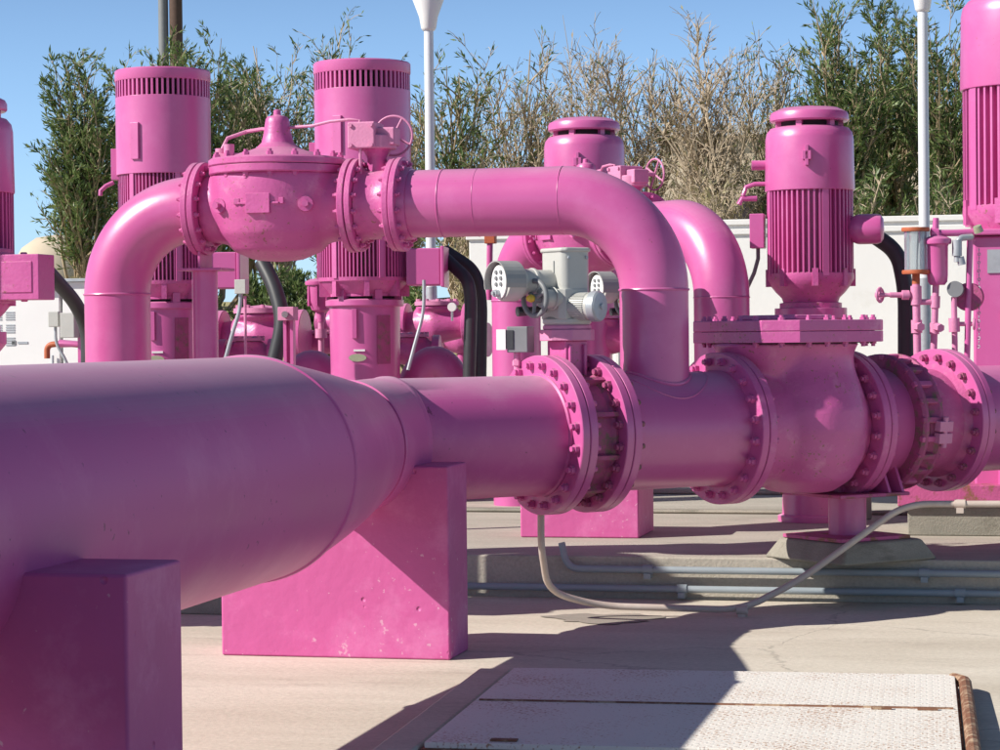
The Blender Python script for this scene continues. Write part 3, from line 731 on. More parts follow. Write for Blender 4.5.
def tall_pump(px, Z, label, zf=.25):
    g = gnd(px, Z, zf); t = thing('vertical_pump', label, 'pump', g, RAD(8), 'tall slotted-top vertical pumps')
    h = lambda z: z-zf
    mb = MB(); mb.lathe([(.36, h(2.88)), (.38, h(2.88)), (.38, h(3.50)), (.34, h(3.50))], 64)
    mb.box(.30, .40, -.038, .038, h(2.99), h(3.28), RZ(RAD(-112)))
    mb.build('motor_shroud', paint, t, bevel=.003)
    mb = MB(); mb.lathe([(.33, h(3.63)), (.38, h(3.63)), (.384, h(3.64)), (.384, h(3.71)), (.375, h(3.72)), (.0, h(3.735))], 64); mb.build('top_cap', paint, t)
    mb = MB(); mb.lathe([(.33, h(3.50)), (.33, h(3.63))], 40); mb.build('vent_core', dark, t)
    mb = MB()
    for k in range(56):
        mb.box(.355, .378, -.009, .009, h(3.498), h(3.632), RZ(2*pi*k/56))
    mb.build('vent_bars', paint, t)
    mb = MB(); mb.lathe([(.30, h(1.98)), (.31, h(2.9))], 48); mb.build('motor_core', grime, t)
    mb = MB()
    for k in range(72):
        mb.box(.30, .362 if k % 12 else .375, -.005 if k % 12 else -.02, .005 if k % 12 else .02, h(2.02), h(2.9), RZ(2*pi*k/72))
    mb.build('cooling_fins', paint, t)
    mb = MB(); mb.lathe([(.36, h(2.0)), (.365, h(2.03)), (.33, h(1.97)), (.27, h(1.9)), (.27, h(1.88))], 48)
    for k in range(8):
        mb.box(.2, .355, -.02, .02, h(1.88), h(2.02), RZ(2*pi*k/8+.2))
    mb.build('motor_base', cast, t)
    mb = MB(); mb.lathe([(.24, h(1.8)), (.24, h(1.95))], 32); mb.build('coupling_gap', dark, t)
    mb = MB(); mb.lathe([(.30, h(1.80)), (.31, h(1.81)), (.31, h(1.85)), (.28, h(1.86)), (.28, h(1.80)), (.275, h(1.3)), (.275, h(.45)), (.4, h(.44)), (.4, h(.40))][::-1], 48)
    for k in range(6): mb.box(.24, .3, -.03, .03, h(1.85), h(1.93), RZ(2*pi*k/6))
    hd_ = mb.build('discharge_head', paint, t)
    # access window on the head
    mb = MB()
    for a0 in (-62, ):
        for k in range(6):
            a = RAD(a0+4*k); b = RAD(a0+4*k+4)
            mb.add([(.286*cos(a), .286*sin(a), h(1.35)), (.286*cos(b), .286*sin(b), h(1.35)), (.286*cos(b), .286*sin(b), h(1.73)), (.286*cos(a), .286*sin(a), h(1.73))], [(0, 1, 2, 3)])
    mb.build('access_window', grime, hd_)
    mb = MB(); mb.prism([(.07*cos(2*pi*k/24), .03*sin(2*pi*k/24)) for k in range(24)], 0, .006, TR(-.02, -.276, h(1.40)) @ Matrix.Rotation(pi/2, 4, 'X')); mb.build('nameplate', plateg, hd_)
    mb = MB(); mb.box(-.05, .04, -.285, -.27, h(1.45), h(1.465)); mb.build('label_strip', white, hd_)
    mb = MB(); mb.box(-.06, -.02, -.30, -.27, h(1.55), h(1.78)); mb.build('head_rib', paint, hd_, bevel=.004)
    junction_box(t, .36, .66, -.22, .12, h(1.96), h(2.25))
    mb = MB(); mb.box(-.42, -.34, -.06, .06, h(2.85), h(3.1)); mb.tube([(-.4, -.05, h(2.83)), (-.46, -.07, h(2.80)), (-.5, -.09, h(2.76)), (-.5, -.09, h(2.72))], .018, 10); mb.build('heater_box', paint, t, bevel=.005)
    return t
tall_pump(166, 18.6, 'tall pink vertical pump motor with slotted top, standing behind the left bypass elbow')
tall_pump(365, 18.2, 'tall pink vertical pump motor with slotted top, behind the gear case and round handwheel')

tall_pump(-289, 12.0, 'added unseen slotted-top pump beyond the left edge, shading the finned pump beside it')  # added out of view to throw shade on the left finned pump
def cap_pump(px, Z, label, s=1.0, zf=.25, rot=0, hub=True, boxl=True, bigbox=False):
    g = gnd(px, Z, zf); t = thing('capped_pump', label, 'pump', g, rot, 'finned vertical pumps with raised caps')
    h = lambda z: z-.25
    mb = MB(); mb.lathe([(.05, h(3.02)), (.262, h(3.02)), (.272, h(3.03)), (.272, h(3.065)), (.262, h(3.085)), (.20, h(3.115)), (.03, h(3.12))], 56)
    mb.box(-.03, .03, -.01, .01, h(3.11), h(3.135)); mb.build('motor_cap', paint, t)
    mb = MB(); mb.lathe([(.2, h(2.96)), (.2, h(3.03))], 32)
    mb.build('cap_neck', dark, t)
    for k in range(6):
        mb = MB(); mb.box(.2, .235, -.02, .02, h(2.96), h(3.03), RZ(2*pi*k/6+.3)); mb.build('cap_post', paint, t)
    mb = MB(); mb.lathe([(.27, h(2.54)), (.308, h(2.54)), (.31, h(2.55)), (.306, h(2.75)), (.304, h(2.90)), (.295, h(2.945)), (.27, h(2.975)), (.23, h(2.985)), (.05, h(2.986))], 64)
    mb.box(.295, .345, -.012, .012, h(2.7), h(2.84), RZ(RAD(-88))); mb.box(.29, .345, -.03, .03, h(2.74), h(2.80), RZ(RAD(-88)))
    mb.build('motor_shroud', paint, t, bevel=.003)
    mb = MB(); mb.lathe([(.245, h(1.9)), (.26, h(2.56))], 48); mb.build('motor_core', cast, t)
    mb = MB()
    for k in range(48):
        w = .006
        if k % 12 == 3: w = .024
        mb.add([], [])
        mb.box(.24, .298 if w < .01 else .302, -w, w, h(1.95), h(2.56), RZ(2*pi*k/48+.06))
    mb.build('cooling_fins', paint, t)
    mb = MB(); mb.lathe([(.26, h(1.98)), (.30, h(1.97)), (.302, h(1.93)), (.28, h(1.89)), (.24, h(1.84)), (.20, h(1.80)), (.19, h(1.77)), (.215, h(1.765)), (.215, h(1.73)), (.2, h(1.73))], 56)
    for k in range(8): mb.box(.26, .31, -.02, .02, h(1.88), h(2.0), RZ(2*pi*k/8+.2))
    mb.build('motor_base', cast, t)
    mb = MB(); mb.lathe([(.24, h(.25)), (.24, h(.29)), (.21, h(.30)), (.20, h(.6)), (.20, h(1.6)), (.25, h(1.66)), (.25, h(1.73))], 48); mb.build('discharge_head', paint, t, bevel=.003)
    if boxl:
        mb = MB(); mb.box(-.41, -.31, -.1, .04, h(2.15), h(2.39)); j = mb.build('junction_box', paint, t, bevel=.006)
        mb = MB(); mb.tube([(-.36, -.03, h(2.16)), (-.36, -.03, h(2.08)), (-.39, -.02, h(1.98)), (-.44, 0, h(1.88))], .014, 10); mb.build('conduit_whip', greyd, t)
        mb = MB(); mb.cyl((-.29, 0, h(2.73)), (-.40, -.02, h(2.73)), .035, n=20)
        mb.tube([(-.28, 0, h(2.6)), (-.38, -.02, h(2.6)), (-.44, -.03, h(2.58)), (-.46, -.03, h(2.52))], .016, 10); mb.tube([(-.37, 0, h(2.5)), (-.47, -.03, h(2.5)), (-.49, -.03, h(2.46))], .02, 10)
        mb.build('oil_piping', paint, t)
    if hub:
        mb = MB(); mb.lathe([(.06, .24), (.09, .30), (.1, .32), (.104, .34), (.104, .46), (.095, .49), (.07, .505), (.01, .51)], 32, TR(0, -.03, h(2.27)) @ XAX)
        mb.build('conduit_hub', paint, t)
    if bigbox:
        j = junction_box(t, .27, .30, -.15, .02, h(1.95), h(2.2))
        mb = MB(); mb.box(.33, .60, -.26, -.04, h(1.91), h(2.17)); mb.box(.27, .335, -.24, -.06, h(1.95), h(2.13)); mb.box(.325, .345, -.275, -.025, h(1.895), h(2.185)); mb.box(.37, .56, -.266, -.255, h(1.95), h(2.13)); mb.cyl((.46, -.15, h(1.90)), (.46, -.15, h(2.185)), .02, n=10)
        mb.build('terminal_box', cast, t, bevel=.022)
    t.scale = (s, s, s)
    return t
cap_pump(586, 18.6, 'finned pink pump motor with raised cap, mostly hidden behind the near bypass elbow', 1.065, boxl=False, hub=False)
cap_pump(811, 16.0, 'finned pink pump motor with raised cap and round side hub, above the check valve cover')
cap_pump(1026, 15.0, 'biggest finned pink pump motor, cut off by the right edge of the photo', 1.33, zf=.08, rot=RAD(10), hub=False, boxl=False)
cap_pump(-37, 12.4, 'finned pink pump motor with square terminal box, cut off by the left edge', .92, bigbox=True, hub=False, boxl=False)

# ================================================================== PLINTHS
def plinth(label, x0, x1, y0, y1, z0, z1):
    c = ((x0+x1)/2, (y0+y1)/2, z0)
    t = MB(); t.box(x0, x1, y0, y1, z0, z1)
    o = t.build('support_plinth', blockp, None, off=c, bevel=.012); o.location = c
    tag(o, label, 'plinth', 'painted concrete plinths')
    return o
plinth('nearest pink concrete plinth carrying the huge pipe at the bottom left corner', -3.86, -2.357, 5.75, 6.16, 0, .938)
plinth('wide pink concrete plinth under the tapering bend of the huge pipe', -3.90, -2.735, 10.72, 11.09, 0, .938)
g = gnd(600, 14.9)
plinth('low pink plinth on the slab behind the bolted flanges', g.x-.52, g.x+.26, g.y-.1, g.y+.5, .25, .72)

# ================================================================== GROUND
def stain(px, py, w, h, name):
    c = at(px, py, CH*F/(py-336)); 
    vs = []; n = 40; ph = random.uniform(0, 6)
    for k in range(n):
        q = 2*pi*k/n; r = 1+.16*sin(3*q+ph)+.1*sin(7*q+2*ph)+.06*sin(13*q)
        vs.append((c.x+w*r*cos(q), c.y+h*r*sin(q), .004))
    mb = MB(); mb.add(vs, [tuple(range(n))]); o = mb.build(name, mat_damp, None); tag(o, None, None, None, 'structure')
mat_damp = concrete('damp_concrete', (.30, .27, .23), (.36, .32, .27), (.22, .20, .17), 3)
def sheet(name, m, pts, z, kind='structure', thick=None):
    mb = MB()
    if thick: mb.prism(pts, z-thick, z)
    else: mb.add([(x, y, z) for x, y in pts], [tuple(range(len(pts)))])
    o = mb.build(name, m, None, bevel=.015 if thick else 0); tag(o, None, None, None, kind); return o
mb = MB(); mb.add([(-600, -300, -.02), (600, -300, -.02), (600, 1500, -.02), (-600, 1500, -.02)], [(0, 1, 2, 3)])
mdirt = concrete('dirt', (.40, .34, .25), (.50, .43, .33), (.30, .25, .16), .6)
tag(mb.build('ground', mdirt), None, None, None, 'structure')
sheet('pavement', conc_floor, [(-25, 5.2), (22, 5.2), (22, 13.42), (-25, 13.42)], 0.0)
dark_gnd = concrete('dark_ground', (.05, .05, .05), (.07, .068, .065), (.035, .035, .035), 2)
sheet('unseen_dark_ground', dark_gnd, [(-25, -12), (22, -12), (22, 5.2), (-25, 5.2)], -0.004)  # dark unseen ground, added to cut light bounced onto the near plinth
sheet('concrete_slab', conc_slab, [(-13, 13.40), (14, 13.40), (14, 26), (-13, 26)], .25, thick=.26)
# drainage channels / low kerbs lying on the slab
for i, (y0, w, m) in enumerate([(16.6, .12, conc_dark), (18.6, .18, conc_slab)]):
    sheet('slab_kerb', m, [(-9, y0), (9, y0), (9, y0+w), (-9, y0+w)], .25+.03+.015*i, thick=.028+.015*i)

stain(605, 621, .30, .22, 'damp_patch')
# grey conduits along the kerb
def conduit(name, label, cat, pts, r, m, group=None, clamps=(), n=16):
    c = V(pts[len(pts)//2]); mb = MB(); mb.tube(pts, r, n)
    base = (c.x, c.y, 0)
    t = wthing(name, label, cat, base, group)
    mb.build('tube', m, t)
    for (p, d) in clamps:
        q = V(p); mb = MB(); mb.tube([q-V(d)*.03, q+V(d)*.03], r*1.35, 16); mb.box(q.x-.02, q.x+.02, q.y-r*1.6, q.y+.06, q.z-.05, q.z-.02) ; mb.build('coupling', m, t)
    return t
def rounded(pts, rad=.12, k=8):
    pts = [V(p) for p in pts]; out = [pts[0]]
    for i in range(1, len(pts)-1):
        a, b, c = pts[i-1], pts[i], pts[i+1]
        d1 = (a-b); d2 = (c-b); q = min(rad, d1.length*.48, d2.length*.48)
        p1 = b+d1.normalized()*q; p2 = b+d2.normalized()*q
        for j in range(k+1):
            t = j/k; out.append(p1*(1-t)**2 + b*2*t*(1-t) + p2*t*t)
    out.append(pts[-1]); return out
yk = 13.34
conduit('grey_conduit', 'lower grey conduit running along the foot of the slab edge', 'conduit', [(-6, yk, .068), (0, yk, .066), (5, yk, .066)], .021, pvc, 'grey conduits along the slab edge', [((x, yk, .067), (1, 0, 0)) for x in (-3.6, -2.0, -.4)])
conduit('grey_conduit', 'upper grey conduit along the slab edge, curving down at its left end', 'conduit', rounded([(-2.72, yk+.02, .33), (-2.68, yk, .178), (5, yk, .178)], .14), .021, pvc, 'grey conduits along the slab edge', [((x, yk, .178), (1, 0, 0)) for x in (-2.2, -.6)])
b0 = at(541, 510, 12.3)
pts = rounded([b0, (at(541, 545, 12.35)), at(548, 592, 12.6), at(600, 606, 12.72), at(742, 610, 12.68), at(800, 580, 12.8), at(905, 504, 13.0), at(1040, 504, 12.9)], .14)
for p_ in pts: p_.z = max(p_.z, .02)
conduit('beige_conduit', 'beige conduit dropping from the flanges, crossing the floor and climbing to the right', 'conduit', pts, .019, beigec, None,
        [(at(742, 610, 12.68), (1, 0, 0)), (at(960, 504, 12.96), (1, 0, 0))])

# hatch
hx0, hx1, hy0, hy1 = -2.245, -.275, 8.2, 10.14
ht = wthing('floor_hatch', 'white painted tread plate floor hatch with two rust speckled leaves', 'hatch', ((hx0+hx1)/2, (hy0+hy1)/2, 0))
mb = MB(); mb.box(hx0, hx1, hy0, hy1, .004, .045); mb.build('hatch_frame', rustd, ht, bevel=.004)
hm = 9.2
mb = MB(); mb.box(hx0+.012, hx1-.012, hy0+.02, hm-.008, .046, .068); mb.build('hatch_leaf', treadm, ht, bevel=.002)
mb = MB(); mb.box(hx0+.012, hx1-.012, hm+.008, hy1-.01, .046, .068); mb.build('hatch_leaf', treadm, ht, bevel=.002)
mb = MB(); mb.cyl((hx0+.03, hm, .062), (hx1-.03, hm, .062), .013, n=10); mb.build('hinge_rod', rustd, ht)
mb = MB(); mb.tube(rounded([(hx1+.03, hy0-.1, .05), (hx1+.03, hy0+.9, .06), (hx1+.03, hy1-.1, .05), (hx1-.02, hy1-.02, .05)], .1), .028, 10); mb.build('edge_rail', rustd, ht)
mb = MB(); mb.box(hx0+.25, hx0+.52, hy0-.004, hy0+.0, .01, .04); mb.build('id_plate', white, ht)
for xx in (hx0+.3, hx1-.3, hx1-.12):
    mb = MB(); mb.box(xx-.05, xx+.05, hy0+.06, hy0+.1, .069, .075) if xx < -1 else mb.box(xx-.05, xx+.03, hm-.05, hm-.03, .069, .08); mb.build('lift_slot', rustd, ht)
sheet('hatch_surround', conc_floor, [(hx0-.11, hy0-.35), (hx0+.05, hy0-.35), (hx0-.052, hy1+.0), (hx0-.21, hy1+.0)], .055, thick=.053)

ht.rotation_euler = (0, 0, RAD(2.6))
# ================================================================== BACKGROUND YARD
# white block wall
def wbox(name, m, label, cat, x0, x1, y0, y1, z0, z1, extra=None, group=None, bevel=.01, bn='wall_panel'):
    t = wthing(name, label, cat, ((x0+x1)/2, (y0+y1)/2, z0), group)
    mb = MB(); mb.box(x0, x1, y0, y1, z0, z1); mb.build(bn, m, t, bevel=bevel)
    if extra: extra(t)
    return t
wl = gnd(470, 25); 
def wcap(t):
    for i, zz in enumerate((2.70, 2.60)):
        mb = MB(); mb.box(wl.x-.03, wl.x+14, wl.y-.04+.01*i, wl.y+.22, zz, zz+.06); mb.build('wall_coping', wwall, t, bevel=.008)
    mb = MB()
    for k in range(6): mb.box(wl.x+1.6+k*2.3, wl.x+1.64+k*2.3, wl.y-.02, wl.y+.01, 0, 2.6)
    mb.build('wall_rib', wwall, t, bevel=.004)
wbox('block_wall', wwall, 'long white painted wall behind the right hand pumps', 'wall', wl.x, wl.x+14, wl.y, wl.y+.2, 0, 2.72, wcap)
# electrical cabinets far left
cl = gnd(0, 21.5)
def cab(t, x0, x1, y, z1):
    mb = MB(); mb.box(x0-.03, x1+.03, y-.05, y+.6, z1, z1+.03); mb.build('cabinet_roof', galv, t, bevel=.004)
    mb = MB()
    for i in range(3):
        for j in range(3):
            for k in range(4): mb.box(x0+.1+i*.13, x0+.19+i*.13, y-.006, y-.001, z1-.2-j*.12-k*.022, z1-.19-j*.12-k*.022)
    mb.build('vent_louvre', galv, t)
    mb = MB(); mb.cyl((x1-.06, y-.03, z1-.8), (x1-.06, y-.03, z1-.6), .012, n=8); mb.build('door_handle', galv, t)
for (a_, b_, z1, lab) in ((cl.x-.3, cl.x+.60, 2.02, 'white electrical cabinet with louvres, nearest the left edge'), (cl.x+.63, cl.x+1.15, 2.10, 'taller white electrical cabinet left of the bypass elbow')):
    t = wthing('electrical_cabinet', lab, 'cabinet', ((a_+b_)/2, cl.y+.3, .25), 'white electrical cabinets')
    mb = MB(); mb.box(a_, b_, cl.y, cl.y+.6, .25, z1); mb.build('cabinet_body', white, t, bevel=.008)
    cab(t, a_, b_, cl.y, z1)
    if z1 < 2.05:
        mb = MB(); mb.box(a_+.42, a_+.46, cl.y-.006, cl.y-.001, 1.52, 1.56); mb.build('logo_mark', greyd, t)
        mb = MB(); mb.box(a_+.48, a_+.58, cl.y-.006, cl.y-.001, 1.53, 1.55); mb.build('logo_bar', galv, t)

# lamp posts
def lamp(px, Z, topy, label, lw=15):
    g = gnd(px+6, Z, .25); t = thing('street_lamp', label, 'lamp post', g, 0, 'white lamp posts')
    H = at(px, topy, Z).z - .25
    mb = MB(); mb.cyl((0, 0, 0), (0, 0, 1.75), .05, n=24); mb.box(-.12, .12, -.12, .12, 0, .02); mb.build('pole_base', galv, t)
    mb = MB(); mb.cyl((0, 0, 1.75), (0, 0, H), .045, .042, n=24); mb.build('pole', pole_w, t)
    mb = MB(); r0 = 7.5/F*Z; r1 = 16/F*Z
    mb.lathe([(.03, H-.03), (r0*.8, H-.02), (r0, H+.0), (r0*1.25, H+.1), (r1, H+.26), (r1*1.02, H+.42), (r1*.8, H+.5), (.02, H+.52)], 32)
    mb.build('lamp_head', white, t)
lamp(426, 20.5, 29, 'white lamp post with tapered head standing between the two tall slotted pumps')
lamp(919, 19.0, 10, 'white lamp post behind the sight glass at the right')

# hoses
def hose(label, pts, r, group='thick black cable hoses'):
    P_ = [V(p) for p in pts]
    b = min(P_, key=lambda q: q.z)
    t = MB(); t.tube(rounded(P_, .3, 8), r, 16)
    o = t.build('cable_hose', black, None, off=b); o.location = b
    tag(o, label, 'hose', group)
hose('black hose sweeping down from the round hub of the capped pump', [at(872, 234, 16.1), at(898, 252, 16.1), at(906, 290, 16.1), at(906, 400, 16.2)], .058)
hose('black hose falling from the terminal box of the left slotted pump', [at(262, 262, 18.3), at(274, 285, 18.2), at(284, 320, 18.1), at(270, 380, 18.1)], .062)
hose('left of the two black hoses right of the slotted pump', [at(445, 258, 18.3), at(468, 280, 18.1), at(471, 300, 18.1), at(469, 380, 18.1)], .05)
hose('right of the two black hoses right of the slotted pump', [at(445, 250, 18.5), at(476, 270, 18.4), at(482, 300, 18.4), at(481, 380, 18.4)], .045)
hose('slanting black hose leaving the square terminal box at the far left', [at(45, 268, 14.0), at(76, 303, 14.3), at(88, 330, 14.4), at(88, 400, 14.4)], .045)

# small low valves and lines behind the header
def yard_valve(px, py, Z, w, label, s=1.0):
    p = at(px, py, Z); t = thing('yard_valve', label, 'valve', (p.x, p.y, .25), RAD(random.uniform(-12, 12)), 'low pink yard valves')
    z = p.z-.25; r = w/2/F*Z
    mb = MB(); mb.tube([(-1.25*r, 0, z), (-r, 0, z), (0, 0, z), (r, 0, z), (1.25*r, 0, z)], [r*.5, r*.52, r*.75, r*.52, r*.5], 28)
    mb.lathe([(r*.6, z), (r*.62, z+r*.55), (r*.8, z+r*.6), (r*.8, z+r*.75)], 28)
    mb.build('valve_body', cast, t, remesh=.02, smooth=4)
    mb = MB(); mb.lathe([(.0, z+r*.75), (r*.85, z+r*.75), (r*.85, z+r*.9), (r*.5, z+r*.95), (.01, z+r*1.0)], 28)
    c = mb.build('valve_cover', palepk, t)
    for k in range(10):
        a = 2*pi*k/10; mb = MB(); mb.cyl((r*.74*cos(a), r*.74*sin(a), z+r*.88), (r*.74*cos(a), r*.74*sin(a), z+r*1.0), .02, n=6); mb.build('bolt', palepk, c)
    for sg in (-1, 1):
        mb = MB(); mb.lathe(ring_prof(.05, r*.85, sg*1.25*r-.03, sg*1.25*r+.03), 32, TR(0, 0, z) @ XAX); mb.build('flange', cast, t)
    mb = MB(); mb.cyl((0, 0, 0), (0, 0, z-r*.4), r*.25, n=16); mb.build('support_post', cast, t)
yard_valve(262, 338, 20.5, 66, 'low pink valve seen between the pipe stand and the slotted pump')
yard_valve(437, 325, 20.5, 52, 'low pink valve seen just behind the lamp post')
yard_valve(320, 345, 20.8, 30, 'small pink valve low beside the left of the slotted pump')
yard_valve(600, 338, 18.6, 52, 'low pink valve half hidden beneath the grey actuator')

yard_valve(248, 356, 19.0, 40, 'small pink valve half sunk behind the huge pipe beside the cable')
yard_valve(412, 352, 19.6, 40, 'small pink valve low between the slotted pump and lamp post')
yard_valve(150, 352, 20.0, 46, 'low pink valve between the bypass elbow and the pipe stand')
yard_valve(462, 340, 21.5, 40, 'low pink valve beyond the two black hoses')
yard_valve(342, 322, 22.5, 34, 'distant small pink valve left of the second slotted pump head')
def ltube(name, label, cat, pts, r, m, group=None, rad=.06, extras=()):
    P_ = [V(p) for p in pts]; b = min(P_, key=lambda q: q.z)
    t = wthing(name, label, cat, tuple(b), group)
    mb = MB(); mb.tube(rounded(P_, rad), r, 16); mb.build('tube', m, t)
    return t
def addp(t, name, m, fn, bevel=0):
    mb = MB(); fn(mb); return mb.build(name, m, t, bevel=bevel)
# rising pink arcs behind the header (half-buried pipes)
def arcpipe(px0, px1, py, Z, label):
    a = at(px0, 420, Z); b = at(px1, 420, Z); top = at((px0+px1)/2, py, Z)
    t = wthing('yard_pipe', label, 'pipe', (a.x, a.y, .25), 'low humped pink pipes')
    mb = MB(); pts = []
    for i in range(49):
        q = pi*i/48; c = a.lerp(b, .5); h = top.z-.25-.17
        pts.append(c + (a-c)*cos(q)*.8 + V((0, 0, .25-c.z + h*sin(q))))
    mb.tube(pts, .17, 28); mb.build('pipe_barrel', paint, t)
arcpipe(60, 165, 348, 17.5, 'humped pink pipe top showing left of the bypass elbow')
arcpipe(395, 475, 346, 18.6, 'humped pink pipe top showing behind the foot of the lamp post')
arcpipe(275, 350, 350, 19, 'humped pink pipe top showing left of the slotted pump base')

# instrument post left
p = at(80, 335, 16.5)
ip = wthing('switch_post', 'pink strut post with two small grey switch boxes and a curved cable, left edge', 'switch post', (p.x, p.y, 0), 'strut posts with switch boxes')
addp(ip, 'post', paint, lambda m: m.box(p.x-.02, p.x+.05, p.y, p.y+.05, 0, p.z+.2), .003)
addp(ip, 'switch_box', greyc, lambda m: m.box(p.x-.11, p.x-.0, p.y-.1, p.y-.0, p.z-.02, p.z+.16), .006)
addp(ip, 'cover_box', greyc, lambda m: m.box(p.x-.21, p.x-.13, p.y-.08, p.y-.0, p.z+.06, p.z+.17), .006)
addp(ip, 'cable', galv, lambda m: m.tube(rounded([(p.x-.17, p.y-.04, p.z+.06), (p.x-.17, p.y-.04, p.z-.06), (p.x-.08, p.y-.04, p.z-.2), (p.x-.04, p.y-.04, p.z-.4)], .1), .012, 8))
p2 = at(287, 280, 15.2)
ip2 = wthing('switch_post', 'pink strut post with one small grey box between the pipe stand and slotted pump', 'switch post', (p2.x, p2.y, 0), 'strut posts with switch boxes')
q2 = at(288, 316, 15.2)
addp(ip2, 'post', paint, lambda m: (m.box(q2.x-.035, q2.x-.012, q2.y, q2.y+.05, 0, q2.z), m.box(q2.x+.012, q2.x+.035, q2.y, q2.y+.05, 0, q2.z), m.box(q2.x-.012, q2.x+.012, q2.y+.03, q2.y+.05, 0, q2.z)), .002)
addp(ip2, 'mount_box', palepk, lambda m: m.box(q2.x-.055, q2.x+.055, q2.y-.05, q2.y+.05, q2.z-.03, q2.z+.06), .004)
addp(ip2, 'round_knob', steel, lambda m: m.cyl((q2.x, q2.y-.05, q2.z+.01), (q2.x, q2.y-.07, q2.z+.01), .022, n=16))
p3 = at(241, 290, 17.6)
ip3 = wthing('conduit_box', 'little grey conduit box with hanging cable under the left slotted pump box', 'conduit box', tuple(p3), None)
addp(ip3, 'box_body', greyc, lambda m: m.box(p3.x-.04, p3.x+.05, p3.y-.04, p3.y+.04, p3.z-.03, p3.z+.08), .005)
addp(ip3, 'cable', galv, lambda m: m.tube(rounded([p3, at(240, 310, 17.6), at(232, 335, 17.6), at(222, 372, 17.6)], .2), .016, 10))
addp(ip3, 'pipe_drop', palepk, lambda m: m.tube([at(245, 296, 17.65), at(246, 375, 17.65)], .012, 8))
w4 = wthing('cable_whip', 'thin grey cable curving down from the lower left of the lamp post pump box', 'cable', tuple(at(410, 370, 17.8)))
addp(w4, 'tube', galv, lambda m: m.tube(rounded([at(424, 280, 17.8), at(424, 312, 17.8), at(416, 340, 17.8), at(408, 370, 17.8)], .2), .014, 8))
# air release pots
def pot(px, py0, py1, Z, w, label):
    a = at(px, py0, Z); b = at(px, py1, Z); H = a.z-b.z; r = w/2/F*Z
    t = wthing('air_release_pot', label, 'air valve', tuple(b), 'pink air release pots')
    T = Matrix.Translation(b)
    mb = MB(); mb.lathe([(r*.25, 0), (r*.28, H*.2), (r*.6, H*.26), (r*.8, H*.45), (r*.85, H*.75), (r*.85, H*.8)], 28, T)
    for k in range(8): mb.box(r*.6, r*.92, -.006, .006, H*.35, H*.78, T @ RZ(2*pi*k/8))
    mb.build('pot_body', cast, t)
    mb = MB(); mb.lathe([(r, H*.8), (r*1.03, H*.82), (r*1.03, H*.88), (r*.7, H*.93), (r*.2, H*.95), (r*.2, H)], 28, T); mb.build('pot_lid', cast, t)
    mb = MB(); mb.cyl(V(b)-V((0, 0, .5)), b, r*.2, n=14); mb.cyl(V(b)-V((0, 0, .14)), V(b)-V((0, 0, .06)), r*.4, n=12); mb.build('pot_stem', palepk, t)
    return t
pot(321, 276, 322, 20.2, 30, 'ribbed pink air pot low beside the slotted pump')
pot(938, 178+2, 290, 14.4, 26, 'smooth pink air release pot beside the orange ringed sight glass') if False else None
gg = at(452, 307, 19.8)
gt = wthing('pressure_gauge', 'tiny white faced gauge on the low valve by the lamp post', 'gauge', tuple(gg-V((0, 0, .08))))
addp(gt, 'gauge_face', white, lambda m: m.cyl(gg+V((0, .02, 0)), gg-V((0, .01, 0)), .038, n=20)); addp(gt, 'stem', steel, lambda m: m.cyl(gg-V((0, 0, .12)), gg, .01, n=8))
og = at(490, 240, 19)
ob = wthing('marker_cap', 'small orange square cap on a thin pink post near the white wall', 'marker', tuple(at(489, 300, 19)))
addp(ob, 'cap_block', rust, lambda m: m.box(og.x-.04, og.x+.05, og.y-.04, og.y+.04, og.z-.03, og.z+.04), .006)
addp(ob, 'post', paint, lambda m: m.tube([og, at(489, 300, 19)], .026, 12))
# red little valve
rv = at(47, 345, 17)
rt = wthing('small_tap', 'tiny orange red tap beside the white cabinets', 'tap', tuple(rv))
addp(rt, 'tap_body', rust, lambda m: m.tube(rounded([rv-V((0, 0, .1)), rv, rv+V((.12, 0, .01)), rv+V((.25, 0, 0))], .05), .022, 12))
addp(rt, 'tap_line', paint, lambda m: m.tube([rv+V((.1, 0, .01)), rv+V((.35, 0, 0)), rv+V((.36, 0, -.4))], .03, 12))

# ---------------------------------------------------------------- instruments on the right
ZI = 14.3
def V2(px, py, Z=ZI): return at(px, py, Z)
sg = wthing('sight_glass', 'clear sight glass cylinder between two orange rings on a pink fitting', 'sight glass', tuple(V2(917, 356)))
addp(sg, 'glass_tube', glass, lambda m: m.cyl(V2(916, 270), V2(915.5, 231), .07, n=40))
addp(sg, 'inner_rod', steel, lambda m: (m.cyl(V2(910, 270), V2(910, 231), .008, n=8), m.cyl(V2(921, 270), V2(921, 231), .014, n=12)))
addp(sg, 'orange_ring', rust, lambda m: m.lathe([(.05, -.012), (.085, -.012), (.088, 0), (.085, .012), (.05, .012)], 40, Matrix.Translation(V2(915.5, 229.5))))
addp(sg, 'orange_ring', rust, lambda m: m.lathe([(.05, -.012), (.085, -.012), (.088, 0), (.085, .012), (.05, .012)], 40, Matrix.Translation(V2(916, 272))))
addp(sg, 'orange_arm', rust, lambda m: m.cyl(V2(921, 272), V2(934, 273), .014, n=12))
addp(sg, 'stem', rust, lambda m: m.cyl(V2(916, 274), V2(916, 285), .024, n=16))
addp(sg, 'pipe_stem', palepk, lambda m: (m.cyl(V2(916, 284), V2(917.5, 358), .024, n=20), m.cyl(V2(916, 286), V2(916.3, 305), .034, n=20), m.cyl(V2(916.5, 320), V2(916.8, 333), .034, n=16),
                                         m.cyl(V2(916, 295), V2(890, 295), .017, n=14), m.cyl(V2(909, 295), V2(902, 295), .03, n=16)))
